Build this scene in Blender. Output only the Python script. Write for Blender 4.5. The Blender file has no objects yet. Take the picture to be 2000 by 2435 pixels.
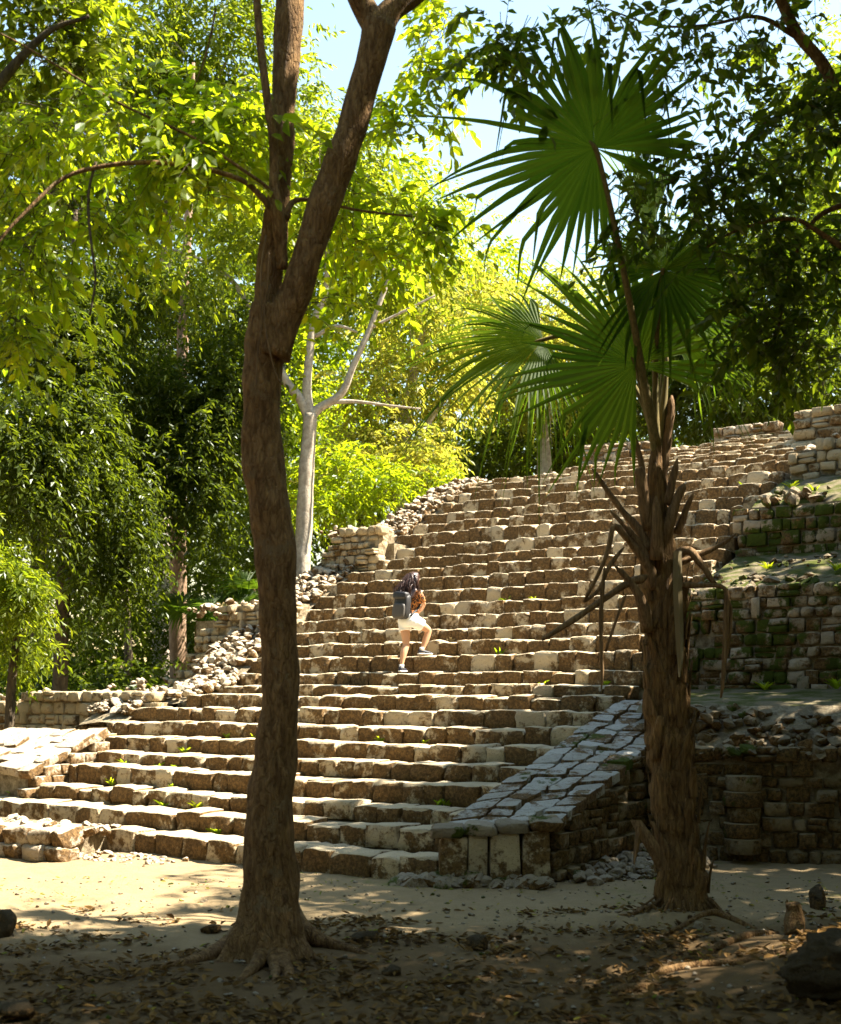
import bpy, bmesh, math, random
import numpy as np
from mathutils import Vector, Matrix, Euler, noise

# ------------------------------------------------------------------ camera, sky, sun, exposure
scene = bpy.context.scene
COL = scene.collection
E = 1.90            # eye height (m)
FP = 2900.0         # focal length in photo pixels (photo 2000 x 2435)
HZ = 1645.0         # horizon row of the photo
cam_data = bpy.data.cameras.new('camera')
cam = bpy.data.objects.new('camera', cam_data)
COL.objects.link(cam)
cam.location = (0, 0, E)
cam.rotation_euler = (math.radians(90), 0, 0)
cam_data.sensor_fit = 'VERTICAL'
cam_data.sensor_height = 36.0
cam_data.sensor_width = 36.0 * 2000 / 2435
cam_data.lens = 36.0 * FP / 2435
cam_data.shift_y = (HZ - 1217.5) / 2435
cam_data.clip_start = 0.1
cam_data.clip_end = 1000
cam_data.dof.use_dof = True
cam_data.dof.focus_distance = 15.0
cam_data.dof.aperture_fstop = 2.2
scene.camera = cam

SUN_EL = math.radians(52)
SUN_DIR = Vector((math.cos(SUN_EL) * 0.995, math.cos(SUN_EL) * 0.06, math.sin(SUN_EL))).normalized()   # towards the sun
world = bpy.data.worlds.new('World')
scene.world = world
world.use_nodes = True
wn = world.node_tree
bg = wn.nodes['Background']
sky = wn.nodes.new('ShaderNodeTexSky')
sky.sky_type = 'NISHITA'
sky.sun_disc = False
sky.sun_elevation = SUN_EL
sky.sun_rotation = math.atan2(SUN_DIR.x, SUN_DIR.y)
sky.air_density = 2.0
sky.dust_density = 0.5
sky.ozone_density = 1.0
wn.links.new(sky.outputs[0], bg.inputs[0])
bg.inputs[1].default_value = 0.056
sun_data = bpy.data.lights.new('sun', 'SUN')
sun_data.energy = 5.0
sun_data.angle = math.radians(0.53)
sun_data.color = (1.0, 0.92, 0.79)
sun = bpy.data.objects.new('sun', sun_data)
COL.objects.link(sun)
sun.location = (20, 10, 30)
sun.rotation_euler = (-SUN_DIR).to_track_quat('-Z', 'Y').to_euler()

scene.view_settings.view_transform = 'Standard'
scene.view_settings.look = 'None'
scene.view_settings.gamma = 1.0
scene.view_settings.exposure = 2.5
scene.view_settings.use_curve_mapping = False
scene.render.engine = 'CYCLES'
scene.cycles.use_denoising = True
scene.cycles.max_bounces = 8
scene.cycles.diffuse_bounces = 4
scene.cycles.transmission_bounces = 6
scene.cycles.transparent_max_bounces = 8
scene.cycles.sample_clamp_indirect = 8.0

rng = np.random.default_rng(7)
random.seed(7)

# ------------------------------------------------------------------ helpers
def P(px, py, Y):
    """point at depth Y seen at photo pixel (px, py)"""
    return Vector(((px - 1000) * Y / FP, Y, E + (HZ - py) * Y / FP))

def G(px, py):
    """ground point seen at photo pixel"""
    Y = FP * E / (py - HZ)
    return Vector(((px - 1000) * Y / FP, Y, 0.0))

WM = {}
def setup(o, parent=None, M=None):
    COL.objects.link(o)
    M = M.copy() if M is not None else Matrix.Identity(4)
    WM[o] = M
    if parent is not None:
        o.parent = parent
        o.matrix_parent_inverse = WM[parent].inverted()
    o.matrix_basis = M
    return o

def thing(name, label, cat, loc=(0, 0, 0), group=None):
    o = bpy.data.objects.new(name, None)
    o.empty_display_size = 0.1
    setup(o, None, Matrix.Translation(Vector(loc)))
    return tag(o, label, cat, group, 'thing')

def tag(o, label, cat, group=None, kind=None):
    o['label'] = label
    o['category'] = cat
    if group: o['group'] = group
    if kind: o['kind'] = kind
    return o

def np_mesh(name, V, F, rnd=None, smooth=True):
    V = np.asarray(V, dtype=np.float32); F = np.asarray(F, dtype=np.int32)
    me = bpy.data.meshes.new(name)
    k = F.shape[1]
    me.vertices.add(len(V)); me.vertices.foreach_set('co', V.ravel())
    me.loops.add(F.size); me.loops.foreach_set('vertex_index', F.ravel())
    me.polygons.add(len(F))
    me.polygons.foreach_set('loop_start', np.arange(0, F.size, k, dtype=np.int32))
    me.polygons.foreach_set('loop_total', np.full(len(F), k, dtype=np.int32))
    me.update(calc_edges=True)
    me.polygons.foreach_set('use_smooth', np.full(len(F), smooth, dtype=bool))
    if rnd is not None:
        a = me.attributes.new('rnd', 'FLOAT', 'POINT')
        a.data.foreach_set('value', np.asarray(rnd, dtype=np.float32))
    return me

def mesh_obj(name, V, F, mat, parent=None, smooth=True, rnd=None, M=None):
    if isinstance(F, np.ndarray):
        me = np_mesh(name, V, F, rnd, smooth)
    else:
        me = bpy.data.meshes.new(name)
        me.from_pydata([tuple(v) for v in V], [], [tuple(f) for f in F])
        me.update()
        if smooth:
            me.polygons.foreach_set('use_smooth', [True] * len(me.polygons))
    if mat: me.materials.append(mat)
    return setup(bpy.data.objects.new(name, me), parent, M)

class MB:
    """collects pieces into one mesh"""
    def __init__(self): self.v = []; self.f = []
    def add(self, V, F):
        o = len(self.v)
        self.v += [tuple(x) for x in V]
        self.f += [tuple(i + o for i in f) for f in F]
        return self
    def box(self, a, b):
        x0, y0, z0 = a; x1, y1, z1 = b
        return self.add([(x0,y0,z0),(x1,y0,z0),(x1,y1,z0),(x0,y1,z0),(x0,y0,z1),(x1,y0,z1),(x1,y1,z1),(x0,y1,z1)],
                        [(0,3,2,1),(4,5,6,7),(0,1,5,4),(1,2,6,5),(2,3,7,6),(3,0,4,7)])
    def build(self, name, mat, parent=None, smooth=False, M=None):
        return mesh_obj(name, self.v, self.f, mat, parent, smooth, None, M)

def smooth_path(pts, n=6):
    """Catmull-Rom through pts (each x,y,z,r)"""
    p = [np.array(q, dtype=float) for q in pts]
    p = [2 * p[0] - p[1]] + p + [2 * p[-1] - p[-2]]
    out = []
    for i in range(1, len(p) - 2):
        for j in range(n):
            t = j / n
            a, b, c, d = p[i-1], p[i], p[i+1], p[i+2]
            out.append(0.5 * ((2*b) + (-a+c)*t + (2*a-5*b+4*c-d)*t*t + (-a+3*b-3*c+d)*t**3))
    out.append(p[-2])
    return np.array(out)

def tube(path, sides=10, amp=0.0, freq=3.0, seed=0, cap=True, squash=None):
    """tube along an (n,4) path of x,y,z,radius with lumpy rings"""
    path = np.asarray(path, dtype=float)
    n = len(path)
    V = []; F = []
    up = None
    for i in range(n):
        a = path[max(i-1, 0), :3]; b = path[min(i+1, n-1), :3]
        t = Vector(b - a)
        if t.length < 1e-9: t = Vector((0, 0, 1))
        t.normalize()
        if up is None:
            up = Vector((1, 0, 0)) if abs(t.x) < 0.8 else Vector((0, 1, 0))
        x = (up - t * up.dot(t)).normalized(); y = t.cross(x); up = x
        r = max(path[i, 3], 1e-4)
        for k in range(sides):
            an = 2 * math.pi * k / sides
            d = x * math.cos(an) + y * math.sin(an)
            rr = r
            c = Vector(path[i, :3])
            if amp > 0:
                q = c + d * r
                rr = r * (1 + amp * noise.noise(q * freq + Vector((seed * 7.1, seed * 3.3, 0))))
            V.append(c + d * rr)
    for i in range(n - 1):
        for k in range(sides):
            k2 = (k + 1) % sides
            F.append((i*sides+k, i*sides+k2, (i+1)*sides+k2, (i+1)*sides+k))
    if cap:
        F.append(tuple(range(sides-1, -1, -1)))
        F.append(tuple(range((n-1)*sides, n*sides)))
    return V, F

# ------------------------------------------------------------------ materials
def newmat(name):
    m = bpy.data.materials.new(name)
    m.use_nodes = True
    nt = m.node_tree
    for n in list(nt.nodes): nt.nodes.remove(n)
    out = nt.nodes.new('ShaderNodeOutputMaterial')
    return m, nt, out

def N(nt, typ, **kw):
    n = nt.nodes.new(typ)
    for k, v in kw.items():
        if k.startswith('i_'):
            n.inputs[k[2:].replace('_', ' ')].default_value = v
        else:
            setattr(n, k, v)
    return n

def noise_n(nt, vec, scale, detail=4, rough=0.55, dist=0.0):
    n = N(nt, 'ShaderNodeTexNoise')
    n.inputs['Scale'].default_value = scale
    n.inputs['Detail'].default_value = detail
    n.inputs['Roughness'].default_value = rough
    n.inputs['Distortion'].default_value = dist
    nt.links.new(vec, n.inputs['Vector'])
    return n.outputs['Fac']

def math_n(nt, op, a, b=None, c=None):
    n = N(nt, 'ShaderNodeMath', operation=op)
    for i, x in enumerate((a, b, c)):
        if x is None: continue
        if isinstance(x, (int, float)): n.inputs[i].default_value = x
        else: nt.links.new(x, n.inputs[i])
    return n.outputs[0]

def ramp01(nt, x, lo, hi):
    n = N(nt, 'ShaderNodeMapRange')
    n.interpolation_type = 'SMOOTHSTEP'
    n.inputs['From Min'].default_value = lo
    n.inputs['From Max'].default_value = hi
    nt.links.new(x, n.inputs['Value'])
    return n.outputs[0]

def mix_n(nt, fac, a, b):
    n = N(nt, 'ShaderNodeMix', data_type='RGBA')
    if isinstance(fac, (int, float)): n.inputs[0].default_value = fac
    else: nt.links.new(fac, n.inputs[0])
    for i, x in ((6, a), (7, b)):
        if isinstance(x, tuple): n.inputs[i].default_value = (*x, 1)
        else: nt.links.new(x, n.inputs[i])
    return n.outputs[2]

def rnd_of(nt):
    """random number of the piece: attribute of joined pieces, object random of single ones"""
    a = N(nt, 'ShaderNodeAttribute', attribute_name='rnd')
    o = N(nt, 'ShaderNodeObjectInfo')
    return math_n(nt, 'FRACT', math_n(nt, 'ADD', a.outputs['Fac'], o.outputs['Random']))

def principled(nt, out, col, rough=0.8, bump=None, bstr=0.5, bdist=0.02, spec=0.2):
    b = N(nt, 'ShaderNodeBsdfPrincipled')
    if isinstance(col, tuple): b.inputs['Base Color'].default_value = (*col, 1)
    else: nt.links.new(col, b.inputs['Base Color'])
    if isinstance(rough, (int, float)): b.inputs['Roughness'].default_value = rough
    else: nt.links.new(rough, b.inputs['Roughness'])
    b.inputs['Specular IOR Level'].default_value = spec
    if bump is not None:
        bn = N(nt, 'ShaderNodeBump')
        bn.inputs['Strength'].default_value = bstr
        bn.inputs['Distance'].default_value = bdist
        nt.links.new(bump, bn.inputs['Height'])
        nt.links.new(bn.outputs[0], b.inputs['Normal'])
    nt.links.new(b.outputs[0], out.inputs[0])
    return b

def stone_mat(name, stain=0.5, moss=0.0, pale=(0.52, 0.405, 0.26), dull=(0.37, 0.262, 0.15), dark=(0.062, 0.031, 0.009), worn_lit_top=0.6):
    m, nt, out = newmat(name)
    geo = N(nt, 'ShaderNodeNewGeometry')
    pos = geo.outputs['Position']
    r = rnd_of(nt)
    r2 = math_n(nt, 'FRACT', math_n(nt, 'MULTIPLY', r, 7.31))
    base = mix_n(nt, r, pale, dull)
    base = mix_n(nt, math_n(nt, 'MULTIPLY', noise_n(nt, pos, 9.0, 6, 0.65), 0.6), base, tuple(min(0.62, c * 1.3) for c in pale))
    # lichen stain: patchy, more on some stones, thinned on tops: tread wear, plus sunlit whiteness put into the colour
    n1 = noise_n(nt, pos, 3.2, 9, 0.68, 0.3)
    n2 = noise_n(nt, pos, 14.0, 6, 0.7)
    s = math_n(nt, 'ADD', math_n(nt, 'MULTIPLY', n1, 0.72), math_n(nt, 'MULTIPLY', n2, 0.28))
    s = math_n(nt, 'ADD', s, math_n(nt, 'MULTIPLY', math_n(nt, 'SUBTRACT', r2, 0.5), 0.12))
    r3 = math_n(nt, 'FRACT', math_n(nt, 'MULTIPLY', r, 23.7))
    s = math_n(nt, 'SUBTRACT', s, math_n(nt, 'MULTIPLY', math_n(nt, 'GREATER_THAN', r3, 0.82), 0.10))
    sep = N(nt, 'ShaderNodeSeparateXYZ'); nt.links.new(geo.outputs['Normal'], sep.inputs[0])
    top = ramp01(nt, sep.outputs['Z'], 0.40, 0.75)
    s = math_n(nt, 'SUBTRACT', s, math_n(nt, 'MULTIPLY', top, 0.42 * worn_lit_top))
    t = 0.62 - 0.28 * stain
    mask = ramp01(nt, s, t - 0.035, t + 0.055)
    dk = mix_n(nt, ramp01(nt, noise_n(nt, pos, 26.0, 7, 0.72), 0.36, 0.68), dark, (0.215, 0.122, 0.042))
    col = mix_n(nt, math_n(nt, 'MULTIPLY', mask, 0.93), base, dk)
    if moss > 0:
        mn = noise_n(nt, pos, 1.9, 9, 0.68)
        mn = math_n(nt, 'ADD', mn, math_n(nt, 'MULTIPLY', math_n(nt, 'SUBTRACT', r2, 0.5), 0.05))
        mm = ramp01(nt, mn, 0.64 - 0.3 * moss, 0.70 - 0.3 * moss)
        mc = mix_n(nt, noise_n(nt, pos, 30.0, 4), (0.028, 0.040, 0.006), (0.085, 0.105, 0.014))
        col = mix_n(nt, mm, col, mc)
    pit = N(nt, 'ShaderNodeTexVoronoi'); pit.inputs['Scale'].default_value = 42.0
    nt.links.new(pos, pit.inputs['Vector'])
    pits = ramp01(nt, pit.outputs['Distance'], 0.10, 0.26)
    col = mix_n(nt, math_n(nt, 'MULTIPLY', math_n(nt, 'SUBTRACT', 1.0, pits), 0.55), col, (0.11, 0.08, 0.04))
    h = math_n(nt, 'ADD', math_n(nt, 'MULTIPLY', noise_n(nt, pos, 16.0, 8, 0.7), 1.0), math_n(nt, 'MULTIPLY', pits, 0.25))
    h = math_n(nt, 'ADD', h, math_n(nt, 'MULTIPLY', n1, 0.6))
    principled(nt, out, col, 0.92, h, 1.0, 0.045, 0.1)
    return m

def leaf_mat(name, c1, c2, t1, t2, tmix=0.5, gloss=0.12):
    m, nt, out = newmat(name)
    r = rnd_of(nt)
    col = mix_n(nt, r, c1, c2); tr = mix_n(nt, r, t1, t2)
    d = N(nt, 'ShaderNodeBsdfDiffuse'); nt.links.new(col, d.inputs[0])
    t = N(nt, 'ShaderNodeBsdfTranslucent'); nt.links.new(tr, t.inputs[0])
    g = N(nt, 'ShaderNodeBsdfGlossy'); g.inputs['Roughness'].default_value = 0.55
    g.inputs['Color'].default_value = (0.9, 0.95, 0.85, 1)
    mx = N(nt, 'ShaderNodeMixShader'); mx.inputs[0].default_value = tmix
    nt.links.new(d.outputs[0], mx.inputs[1]); nt.links.new(t.outputs[0], mx.inputs[2])
    fr = N(nt, 'ShaderNodeFresnel'); fr.inputs[0].default_value = 1.4
    mg = N(nt, 'ShaderNodeMixShader')
    nt.links.new(math_n(nt, 'MULTIPLY', fr.outputs[0], 0.07 if gloss > 0.06 else 0.012), mg.inputs[0])
    nt.links.new(mx.outputs[0], mg.inputs[1]); nt.links.new(g.outputs[0], mg.inputs[2])
    nt.links.new(mg.outputs[0], out.inputs[0])
    return m

def bark_mat(name, c1, c2, scale=(14, 14, 3.0), bstr=1.0, bdist=0.03, spots=None):
    m, nt, out = newmat(name)
    geo = N(nt, 'ShaderNodeNewGeometry')
    mp = N(nt, 'ShaderNodeMapping'); mp.inputs['Scale'].default_value = scale
    nt.links.new(geo.outputs['Position'], mp.inputs['Vector'])
    v = mp.outputs[0]
    n1 = noise_n(nt, v, 1.6, 8, 0.65, 0.6)
    n2 = noise_n(nt, v, 5.0, 5, 0.6, 0.2)
    vo = N(nt, 'ShaderNodeTexVoronoi'); vo.feature = 'DISTANCE_TO_EDGE'; vo.inputs['Scale'].default_value = 1.7
    warp = N(nt, 'ShaderNodeVectorMath', operation='ADD'); nt.links.new(v, warp.inputs[0])
    sc = N(nt, 'ShaderNodeVectorMath', operation='SCALE'); sc.inputs['Scale'].default_value = 1.2
    nz = N(nt, 'ShaderNodeTexNoise'); nz.inputs['Scale'].default_value = 1.5; nt.links.new(v, nz.inputs['Vector'])
    nt.links.new(nz.outputs['Color'], sc.inputs[0]); nt.links.new(sc.outputs[0], warp.inputs[1])
    nt.links.new(warp.outputs[0], vo.inputs['Vector'])
    crack = ramp01(nt, vo.outputs['Distance'], 0.0, 0.16)
    h = math_n(nt, 'ADD', math_n(nt, 'MULTIPLY', n1, 0.9), math_n(nt, 'ADD', math_n(nt, 'MULTIPLY', n2, 0.35), math_n(nt, 'MULTIPLY', crack, 0.22)))
    col = mix_n(nt, ramp01(nt, n1, 0.3, 0.7), c1, c2)
    col = mix_n(nt, math_n(nt, 'MULTIPLY', math_n(nt, 'SUBTRACT', 1.0, crack), 0.22), col, tuple(x * 0.5 for x in c1))
    if spots:
        col = mix_n(nt, ramp01(nt, noise_n(nt, geo.outputs['Position'], 6.0, 5, 0.6), 0.56, 0.66), col, spots)
    principled(nt, out, col, 0.9, h, bstr, bdist, 0.15)
    return m

def plain_mat(name, col, rough=0.7, var=0.25, scale=8.0, spec=0.3, bump=0.0):
    m, nt, out = newmat(name)
    geo = N(nt, 'ShaderNodeNewGeometry')
    n = noise_n(nt, geo.outputs['Position'], scale, 5, 0.6)
    c = mix_n(nt, n, tuple(x * (1 - var) for x in col), tuple(min(1, x * (1 + var)) for x in col))
    principled(nt, out, c, rough, n if bump > 0 else None, bump, 0.01, spec)
    return m

M_stair = stone_mat('stair_limestone', 0.74, 0.0, dull=(0.38, 0.30, 0.20), worn_lit_top=0.95)
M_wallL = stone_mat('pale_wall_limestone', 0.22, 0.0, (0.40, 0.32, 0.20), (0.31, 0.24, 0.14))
M_wallR = stone_mat('mossy_limestone', 0.50, 0.52, (0.36, 0.29, 0.20), (0.21, 0.165, 0.105))
M_wallD = stone_mat('shade_dark_limestone', 0.70, 0.10, (0.26, 0.20, 0.12), (0.13, 0.098, 0.056), (0.035, 0.024, 0.010))  # stained stone, its colour darkened further to stand in for deep shade
M_rubble = stone_mat('rubble_limestone', 0.62, 0.0, (0.46, 0.385, 0.28), (0.31, 0.245, 0.165), worn_lit_top=0.6)
M_rubR = stone_mat('dark_rubble_limestone', 0.50, 0.30, (0.30, 0.25, 0.18), (0.17, 0.135, 0.09))
M_slab = stone_mat('flagstone', 0.70, 0.24, (0.42, 0.395, 0.345), (0.27, 0.24, 0.19), worn_lit_top=0.25)
M_rubD = stone_mat('dark_bank_rubble', 0.62, 0.22, (0.23, 0.185, 0.12), (0.12, 0.093, 0.058))  # darker rubble tone, close to the pilaster wall's
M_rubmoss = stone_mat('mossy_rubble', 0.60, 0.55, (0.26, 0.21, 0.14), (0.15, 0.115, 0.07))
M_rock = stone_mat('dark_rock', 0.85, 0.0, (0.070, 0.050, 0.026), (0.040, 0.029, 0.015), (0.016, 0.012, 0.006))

def mortar_mat():
    m, nt, out = newmat('earth_mortar')
    geo = N(nt, 'ShaderNodeNewGeometry'); pos = geo.outputs['Position']
    n = noise_n(nt, pos, 8.0, 8, 0.7)
    col = mix_n(nt, ramp01(nt, n, 0.3, 0.7), (0.11, 0.08, 0.045), (0.36, 0.30, 0.20))
    principled(nt, out, col, 0.95, noise_n(nt, pos, 20.0, 8, 0.7), 0.9, 0.05, 0.05)
    return m
M_mortar = mortar_mat()

def ground_mat():
    m, nt, out = newmat('sandy_ground')
    geo = N(nt, 'ShaderNodeNewGeometry'); pos = geo.outputs['Position']
    n1 = noise_n(nt, pos, 0.9, 6, 0.6); n2 = noise_n(nt, pos, 6.0, 8, 0.7); n3 = noise_n(nt, pos, 60.0, 4, 0.6)
    sand = mix_n(nt, n2, (0.19, 0.135, 0.072), (0.30, 0.225, 0.125))
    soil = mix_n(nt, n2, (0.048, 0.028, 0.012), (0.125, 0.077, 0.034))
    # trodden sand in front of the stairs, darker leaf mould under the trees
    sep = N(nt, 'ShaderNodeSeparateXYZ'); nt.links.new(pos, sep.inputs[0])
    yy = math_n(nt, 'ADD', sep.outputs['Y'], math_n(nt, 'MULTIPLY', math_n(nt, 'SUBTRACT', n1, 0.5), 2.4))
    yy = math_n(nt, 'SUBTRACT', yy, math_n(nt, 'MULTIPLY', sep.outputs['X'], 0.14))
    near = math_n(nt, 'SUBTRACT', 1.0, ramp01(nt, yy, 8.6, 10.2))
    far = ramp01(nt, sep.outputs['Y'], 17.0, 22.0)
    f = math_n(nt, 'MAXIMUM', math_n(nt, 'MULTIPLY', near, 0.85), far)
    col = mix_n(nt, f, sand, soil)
    moss = ramp01(nt, noise_n(nt, pos, 1.3, 5, 0.65), 0.56, 0.70)
    mossy = math_n(nt, 'MULTIPLY', moss, math_n(nt, 'MULTIPLY', ramp01(nt, sep.outputs['Y'], 10.6, 11.6), ramp01(nt, sep.outputs['X'], -1.6, -0.6)))
    col = mix_n(nt, math_n(nt, 'MULTIPLY', mossy, 0.8), col, (0.13, 0.14, 0.03))
    col = mix_n(nt, math_n(nt, 'MULTIPLY', ramp01(nt, n3, 0.60, 0.72), 0.5), col, (0.07, 0.05, 0.03))
    h = math_n(nt, 'ADD', n2, math_n(nt, 'MULTIPLY', n3, 0.35))
    principled(nt, out, col, 0.95, h, 0.8, 0.03, 0.05)
    return m
M_ground = ground_mat()

def terrace_mat():
    m, nt, out = newmat('mossy_terrace_turf')
    geo = N(nt, 'ShaderNodeNewGeometry'); pos = geo.outputs['Position']
    n1 = noise_n(nt, pos, 2.2, 7, 0.65); n2 = noise_n(nt, pos, 18.0, 6, 0.7)
    g = mix_n(nt, n2, (0.028, 0.038, 0.007), (0.090, 0.098, 0.020))
    d = mix_n(nt, n2, (0.08, 0.062, 0.035), (0.24, 0.20, 0.13))
    principled(nt, out, mix_n(nt, ramp01(nt, n1, 0.40, 0.60), g, d), 0.95, n2, 0.9, 0.03, 0.05)
    return m
M_turf = terrace_mat()

M_bark = bark_mat('rough_brown_bark', (0.100, 0.052, 0.019), (0.28, 0.165, 0.068), (15, 15, 4.5), 1.0, 0.04, (0.19, 0.125, 0.06))
M_barkpale = bark_mat('pale_grey_bark', (0.27, 0.22, 0.16), (0.45, 0.39, 0.30), (5, 5, 5), 0.5, 0.015)
M_barkred = bark_mat('reddish_bark', (0.20, 0.125, 0.075), (0.34, 0.23, 0.15), (6, 6, 3), 0.6, 0.02)
M_barkdark = bark_mat('dark_bark', (0.05, 0.038, 0.025), (0.12, 0.09, 0.055), (9, 9, 3), 0.8, 0.03)
M_palmbark = bark_mat('fibrous_palm_bark', (0.065, 0.034, 0.012), (0.24, 0.142, 0.055), (16, 16, 2.2), 1.0, 0.035)
M_petiole = bark_mat('dry_petiole', (0.09, 0.052, 0.024), (0.24, 0.15, 0.072), (30, 30, 3), 0.5, 0.01)
M_petgreen = bark_mat('green_petiole', (0.10, 0.085, 0.03), (0.20, 0.15, 0.06), (30, 30, 3), 0.3, 0.006)

M_leafdark = leaf_mat('dark_green_leaf', (0.024, 0.038, 0.005), (0.055, 0.076, 0.008), (0.09, 0.14, 0.005), (0.22, 0.27, 0.008), 0.50)
M_leafmid = leaf_mat('mid_green_leaf', (0.060, 0.090, 0.008), (0.12, 0.145, 0.012), (0.22, 0.31, 0.008), (0.42, 0.46, 0.014), 0.55)
M_leafbright = leaf_mat('bright_yellow_green_leaf', (0.07, 0.11, 0.012), (0.13, 0.17, 0.016), (0.34, 0.48, 0.008), (0.60, 0.65, 0.012), 0.64)
M_leafyellow = leaf_mat('yellowing_leaf', (0.12, 0.15, 0.02), (0.22, 0.19, 0.03), (0.42, 0.52, 0.05), (0.68, 0.56, 0.06), 0.58)
M_leafshade = leaf_mat('glossy_dark_leaf', (0.024, 0.040, 0.006), (0.055, 0.080, 0.009), (0.10, 0.17, 0.006), (0.24, 0.30, 0.010), 0.50, 0.2)
M_palm = leaf_mat('palm_leaf', (0.020, 0.036, 0.009), (0.040, 0.062, 0.014), (0.13, 0.24, 0.010), (0.21, 0.32, 0.014), 0.50, 0.05)
M_palmdry = leaf_mat('dry_palm_leaf', (0.20, 0.15, 0.08), (0.32, 0.25, 0.13), (0.20, 0.15, 0.06), (0.3, 0.22, 0.1), 0.3)
M_litter = leaf_mat('fallen_leaf', (0.045, 0.024, 0.010), (0.22, 0.125, 0.04), (0.06, 0.03, 0.01), (0.2, 0.12, 0.03), 0.15)

# ------------------------------------------------------------------ the stairs' own axes: s along the steps, u uphill
TH = math.radians(33)
SV = Vector((math.cos(TH), -math.sin(TH), 0)); UV = Vector((math.sin(TH), math.cos(TH), 0))
O0 = Vector((-0.12, 12.24, 0))
def S(s, u, z=0.0): return O0 + SV * s + UV * u + Vector((0, 0, z))
RS = Matrix.Rotation(-TH, 4, 'Z')

def s_at(px, u):
    k = (px - 1000) / FP
    b = O0 + UV * u
    return (k * b.y - b.x) / (SV.x - k * SV.y)

STEP = {}      # number: (u of the riser, height of the tread)
ys900 = [2032, 1967, 1915, 1856, 1813, 1768, 1728, 1689, 1653, 1630]
for k, y in enumerate(ys900):
    u = 0.53 * k
    Y = S(s_at(900, u), u).y
    STEP[k + 1] = (u, E + (HZ - y) * Y / FP)
ys1261 = [1596, 1553, 1519, 1487, 1454, 1425, 1391, 1359, 1331, 1307, 1279, 1247, 1224, 1201, 1178, 1156, 1141]
for k, y in enumerate(ys1261):
    u = 0.53 * 9 + 0.50 + 0.40 * k
    Y = S(s_at(1261, u), u).y
    STEP[11 + k] = (u, E + (HZ - y) * Y / FP)
for k, dz in enumerate((0.17, 0.16, 0.16, 0.15, 0.15, 0.15)):
    u, h = STEP[27 + k]
    STEP[28 + k] = (u + 0.44, h + dz)
NSTEP = max(STEP)
def stair_h(u):
    """height of the slope through the step edges"""
    ks = sorted(STEP)
    us = [STEP[k][0] for k in ks]; hs = [STEP[k][1] for k in ks]
    return float(np.interp(u, us, hs))
SL = {1: -5.3, 2: -7.7, 3: -6.8, 4: -6.8, 5: -6.9, 6: -7.7, 7: -7.8, 8: -7.9, 9: -7.1, 10: -6.9, 11: -7.1, 12: -7.2, 13: -7.3, 14: -7.3,
      15: -7.3, 16: -7.3, 17: -7.2, 18: -7.25, 19: -7.1, 20: -7.05, 21: -6.85, 22: -6.75, 23: -6.66, 24: -6.58, 25: -6.5, 26: -6.4,
      27: -6.37, 28: -6.3, 29: -4.5, 30: -4.0, 31: -3.1, 32: -2.4, 33: -1.6}
def SR(k): return 0.31 if k <= 10 else 0.30 + 0.30 * max(0, (k - 18)) / 8 if k < 26 else 0.6

# ------------------------------------------------------------------ stone shapes shared by all masonry
def block_variant(seed, seg=(-0.5, -0.44, 0.44, 0.5), rough=0.026, pw=14.0, cut=0.05):
    r = random.Random(seed)
    idx = {}; V = []; F = []
    n = len(seg)
    def vid(i, j, k):
        key = (i, j, k)
        if key not in idx:
            idx[key] = len(V)
            V.append(Vector((seg[i], seg[j], seg[k])))
        return idx[key]
    m = n - 1
    for a in range(m):
        for b in range(m):
            F.append((vid(a, b, 0), vid(a, b+1, 0), vid(a+1, b+1, 0), vid(a+1, b, 0)))
            F.append((vid(a, b, m), vid(a+1, b, m), vid(a+1, b+1, m), vid(a, b+1, m)))
            F.append((vid(a, 0, b), vid(a+1, 0, b), vid(a+1, 0, b+1), vid(a, 0, b+1)))
            F.append((vid(a, m, b), vid(a, m, b+1), vid(a+1, m, b+1), vid(a+1, m, b)))
            F.append((vid(0, a, b), vid(0, a, b+1), vid(0, a+1, b+1), vid(0, a+1, b)))
            F.append((vid(m, a, b), vid(m, a+1, b), vid(m, a+1, b+1), vid(m, a, b+1)))
    off = Vector((r.uniform(-50, 50), r.uniform(-50, 50), r.uniform(-50, 50)))
    skew = [r.uniform(-0.06, 0.06) for _ in range(4)]
    out = []
    for p in V:
        q = [abs(c) / 0.5 for c in p]
        rr = sum(c ** pw for c in q) ** (1 / pw)
        p2 = p / max(rr, 1e-6) * max(q)
        nz = noise.noise_vector(p * 2.3 + off) * rough * 1.6 + noise.noise_vector(p * 5.0 + off) * rough
        p2 = p2 + nz
        p2.x += skew[0] * p.z + skew[1] * p.y
        p2.z += skew[2] * p.x * 0.8
        # one chipped upper corner
        out.append(p2)
    c = Vector((r.choice((-0.5, 0.5)), -0.5, r.choice((0.5, 0.5, -0.5))))
    for p in out:
        d = (p - c).length
        if d < 0.22: p += (-c).normalized() * (0.22 - d) * r.uniform(0.3, 0.9)
    return out, F

BLOCKS = []
for i in range(16):
    V_, F_ = block_variant(100 + i)
    me = bpy.data.meshes.new('stone_block'); me.from_pydata([tuple(v) for v in V_], [], F_); me.update()
    me.polygons.foreach_set('use_smooth', [True] * len(me.polygons))
    BLOCKS.append((me, np.array([tuple(v) for v in V_]), np.array(F_)))

FINE = []
for i in range(22):
    V_, F_ = block_variant(500 + i, (-0.5, -0.455, -0.17, 0.17, 0.455, 0.5), 0.046, 16.0)
    me = bpy.data.meshes.new('stair_stone'); me.from_pydata([tuple(v) for v in V_], [], F_); me.update()
    me.polygons.foreach_set('use_smooth', [True] * len(me.polygons))
    FINE.append((me, np.array([tuple(v) for v in V_]), np.array(F_)))

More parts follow.
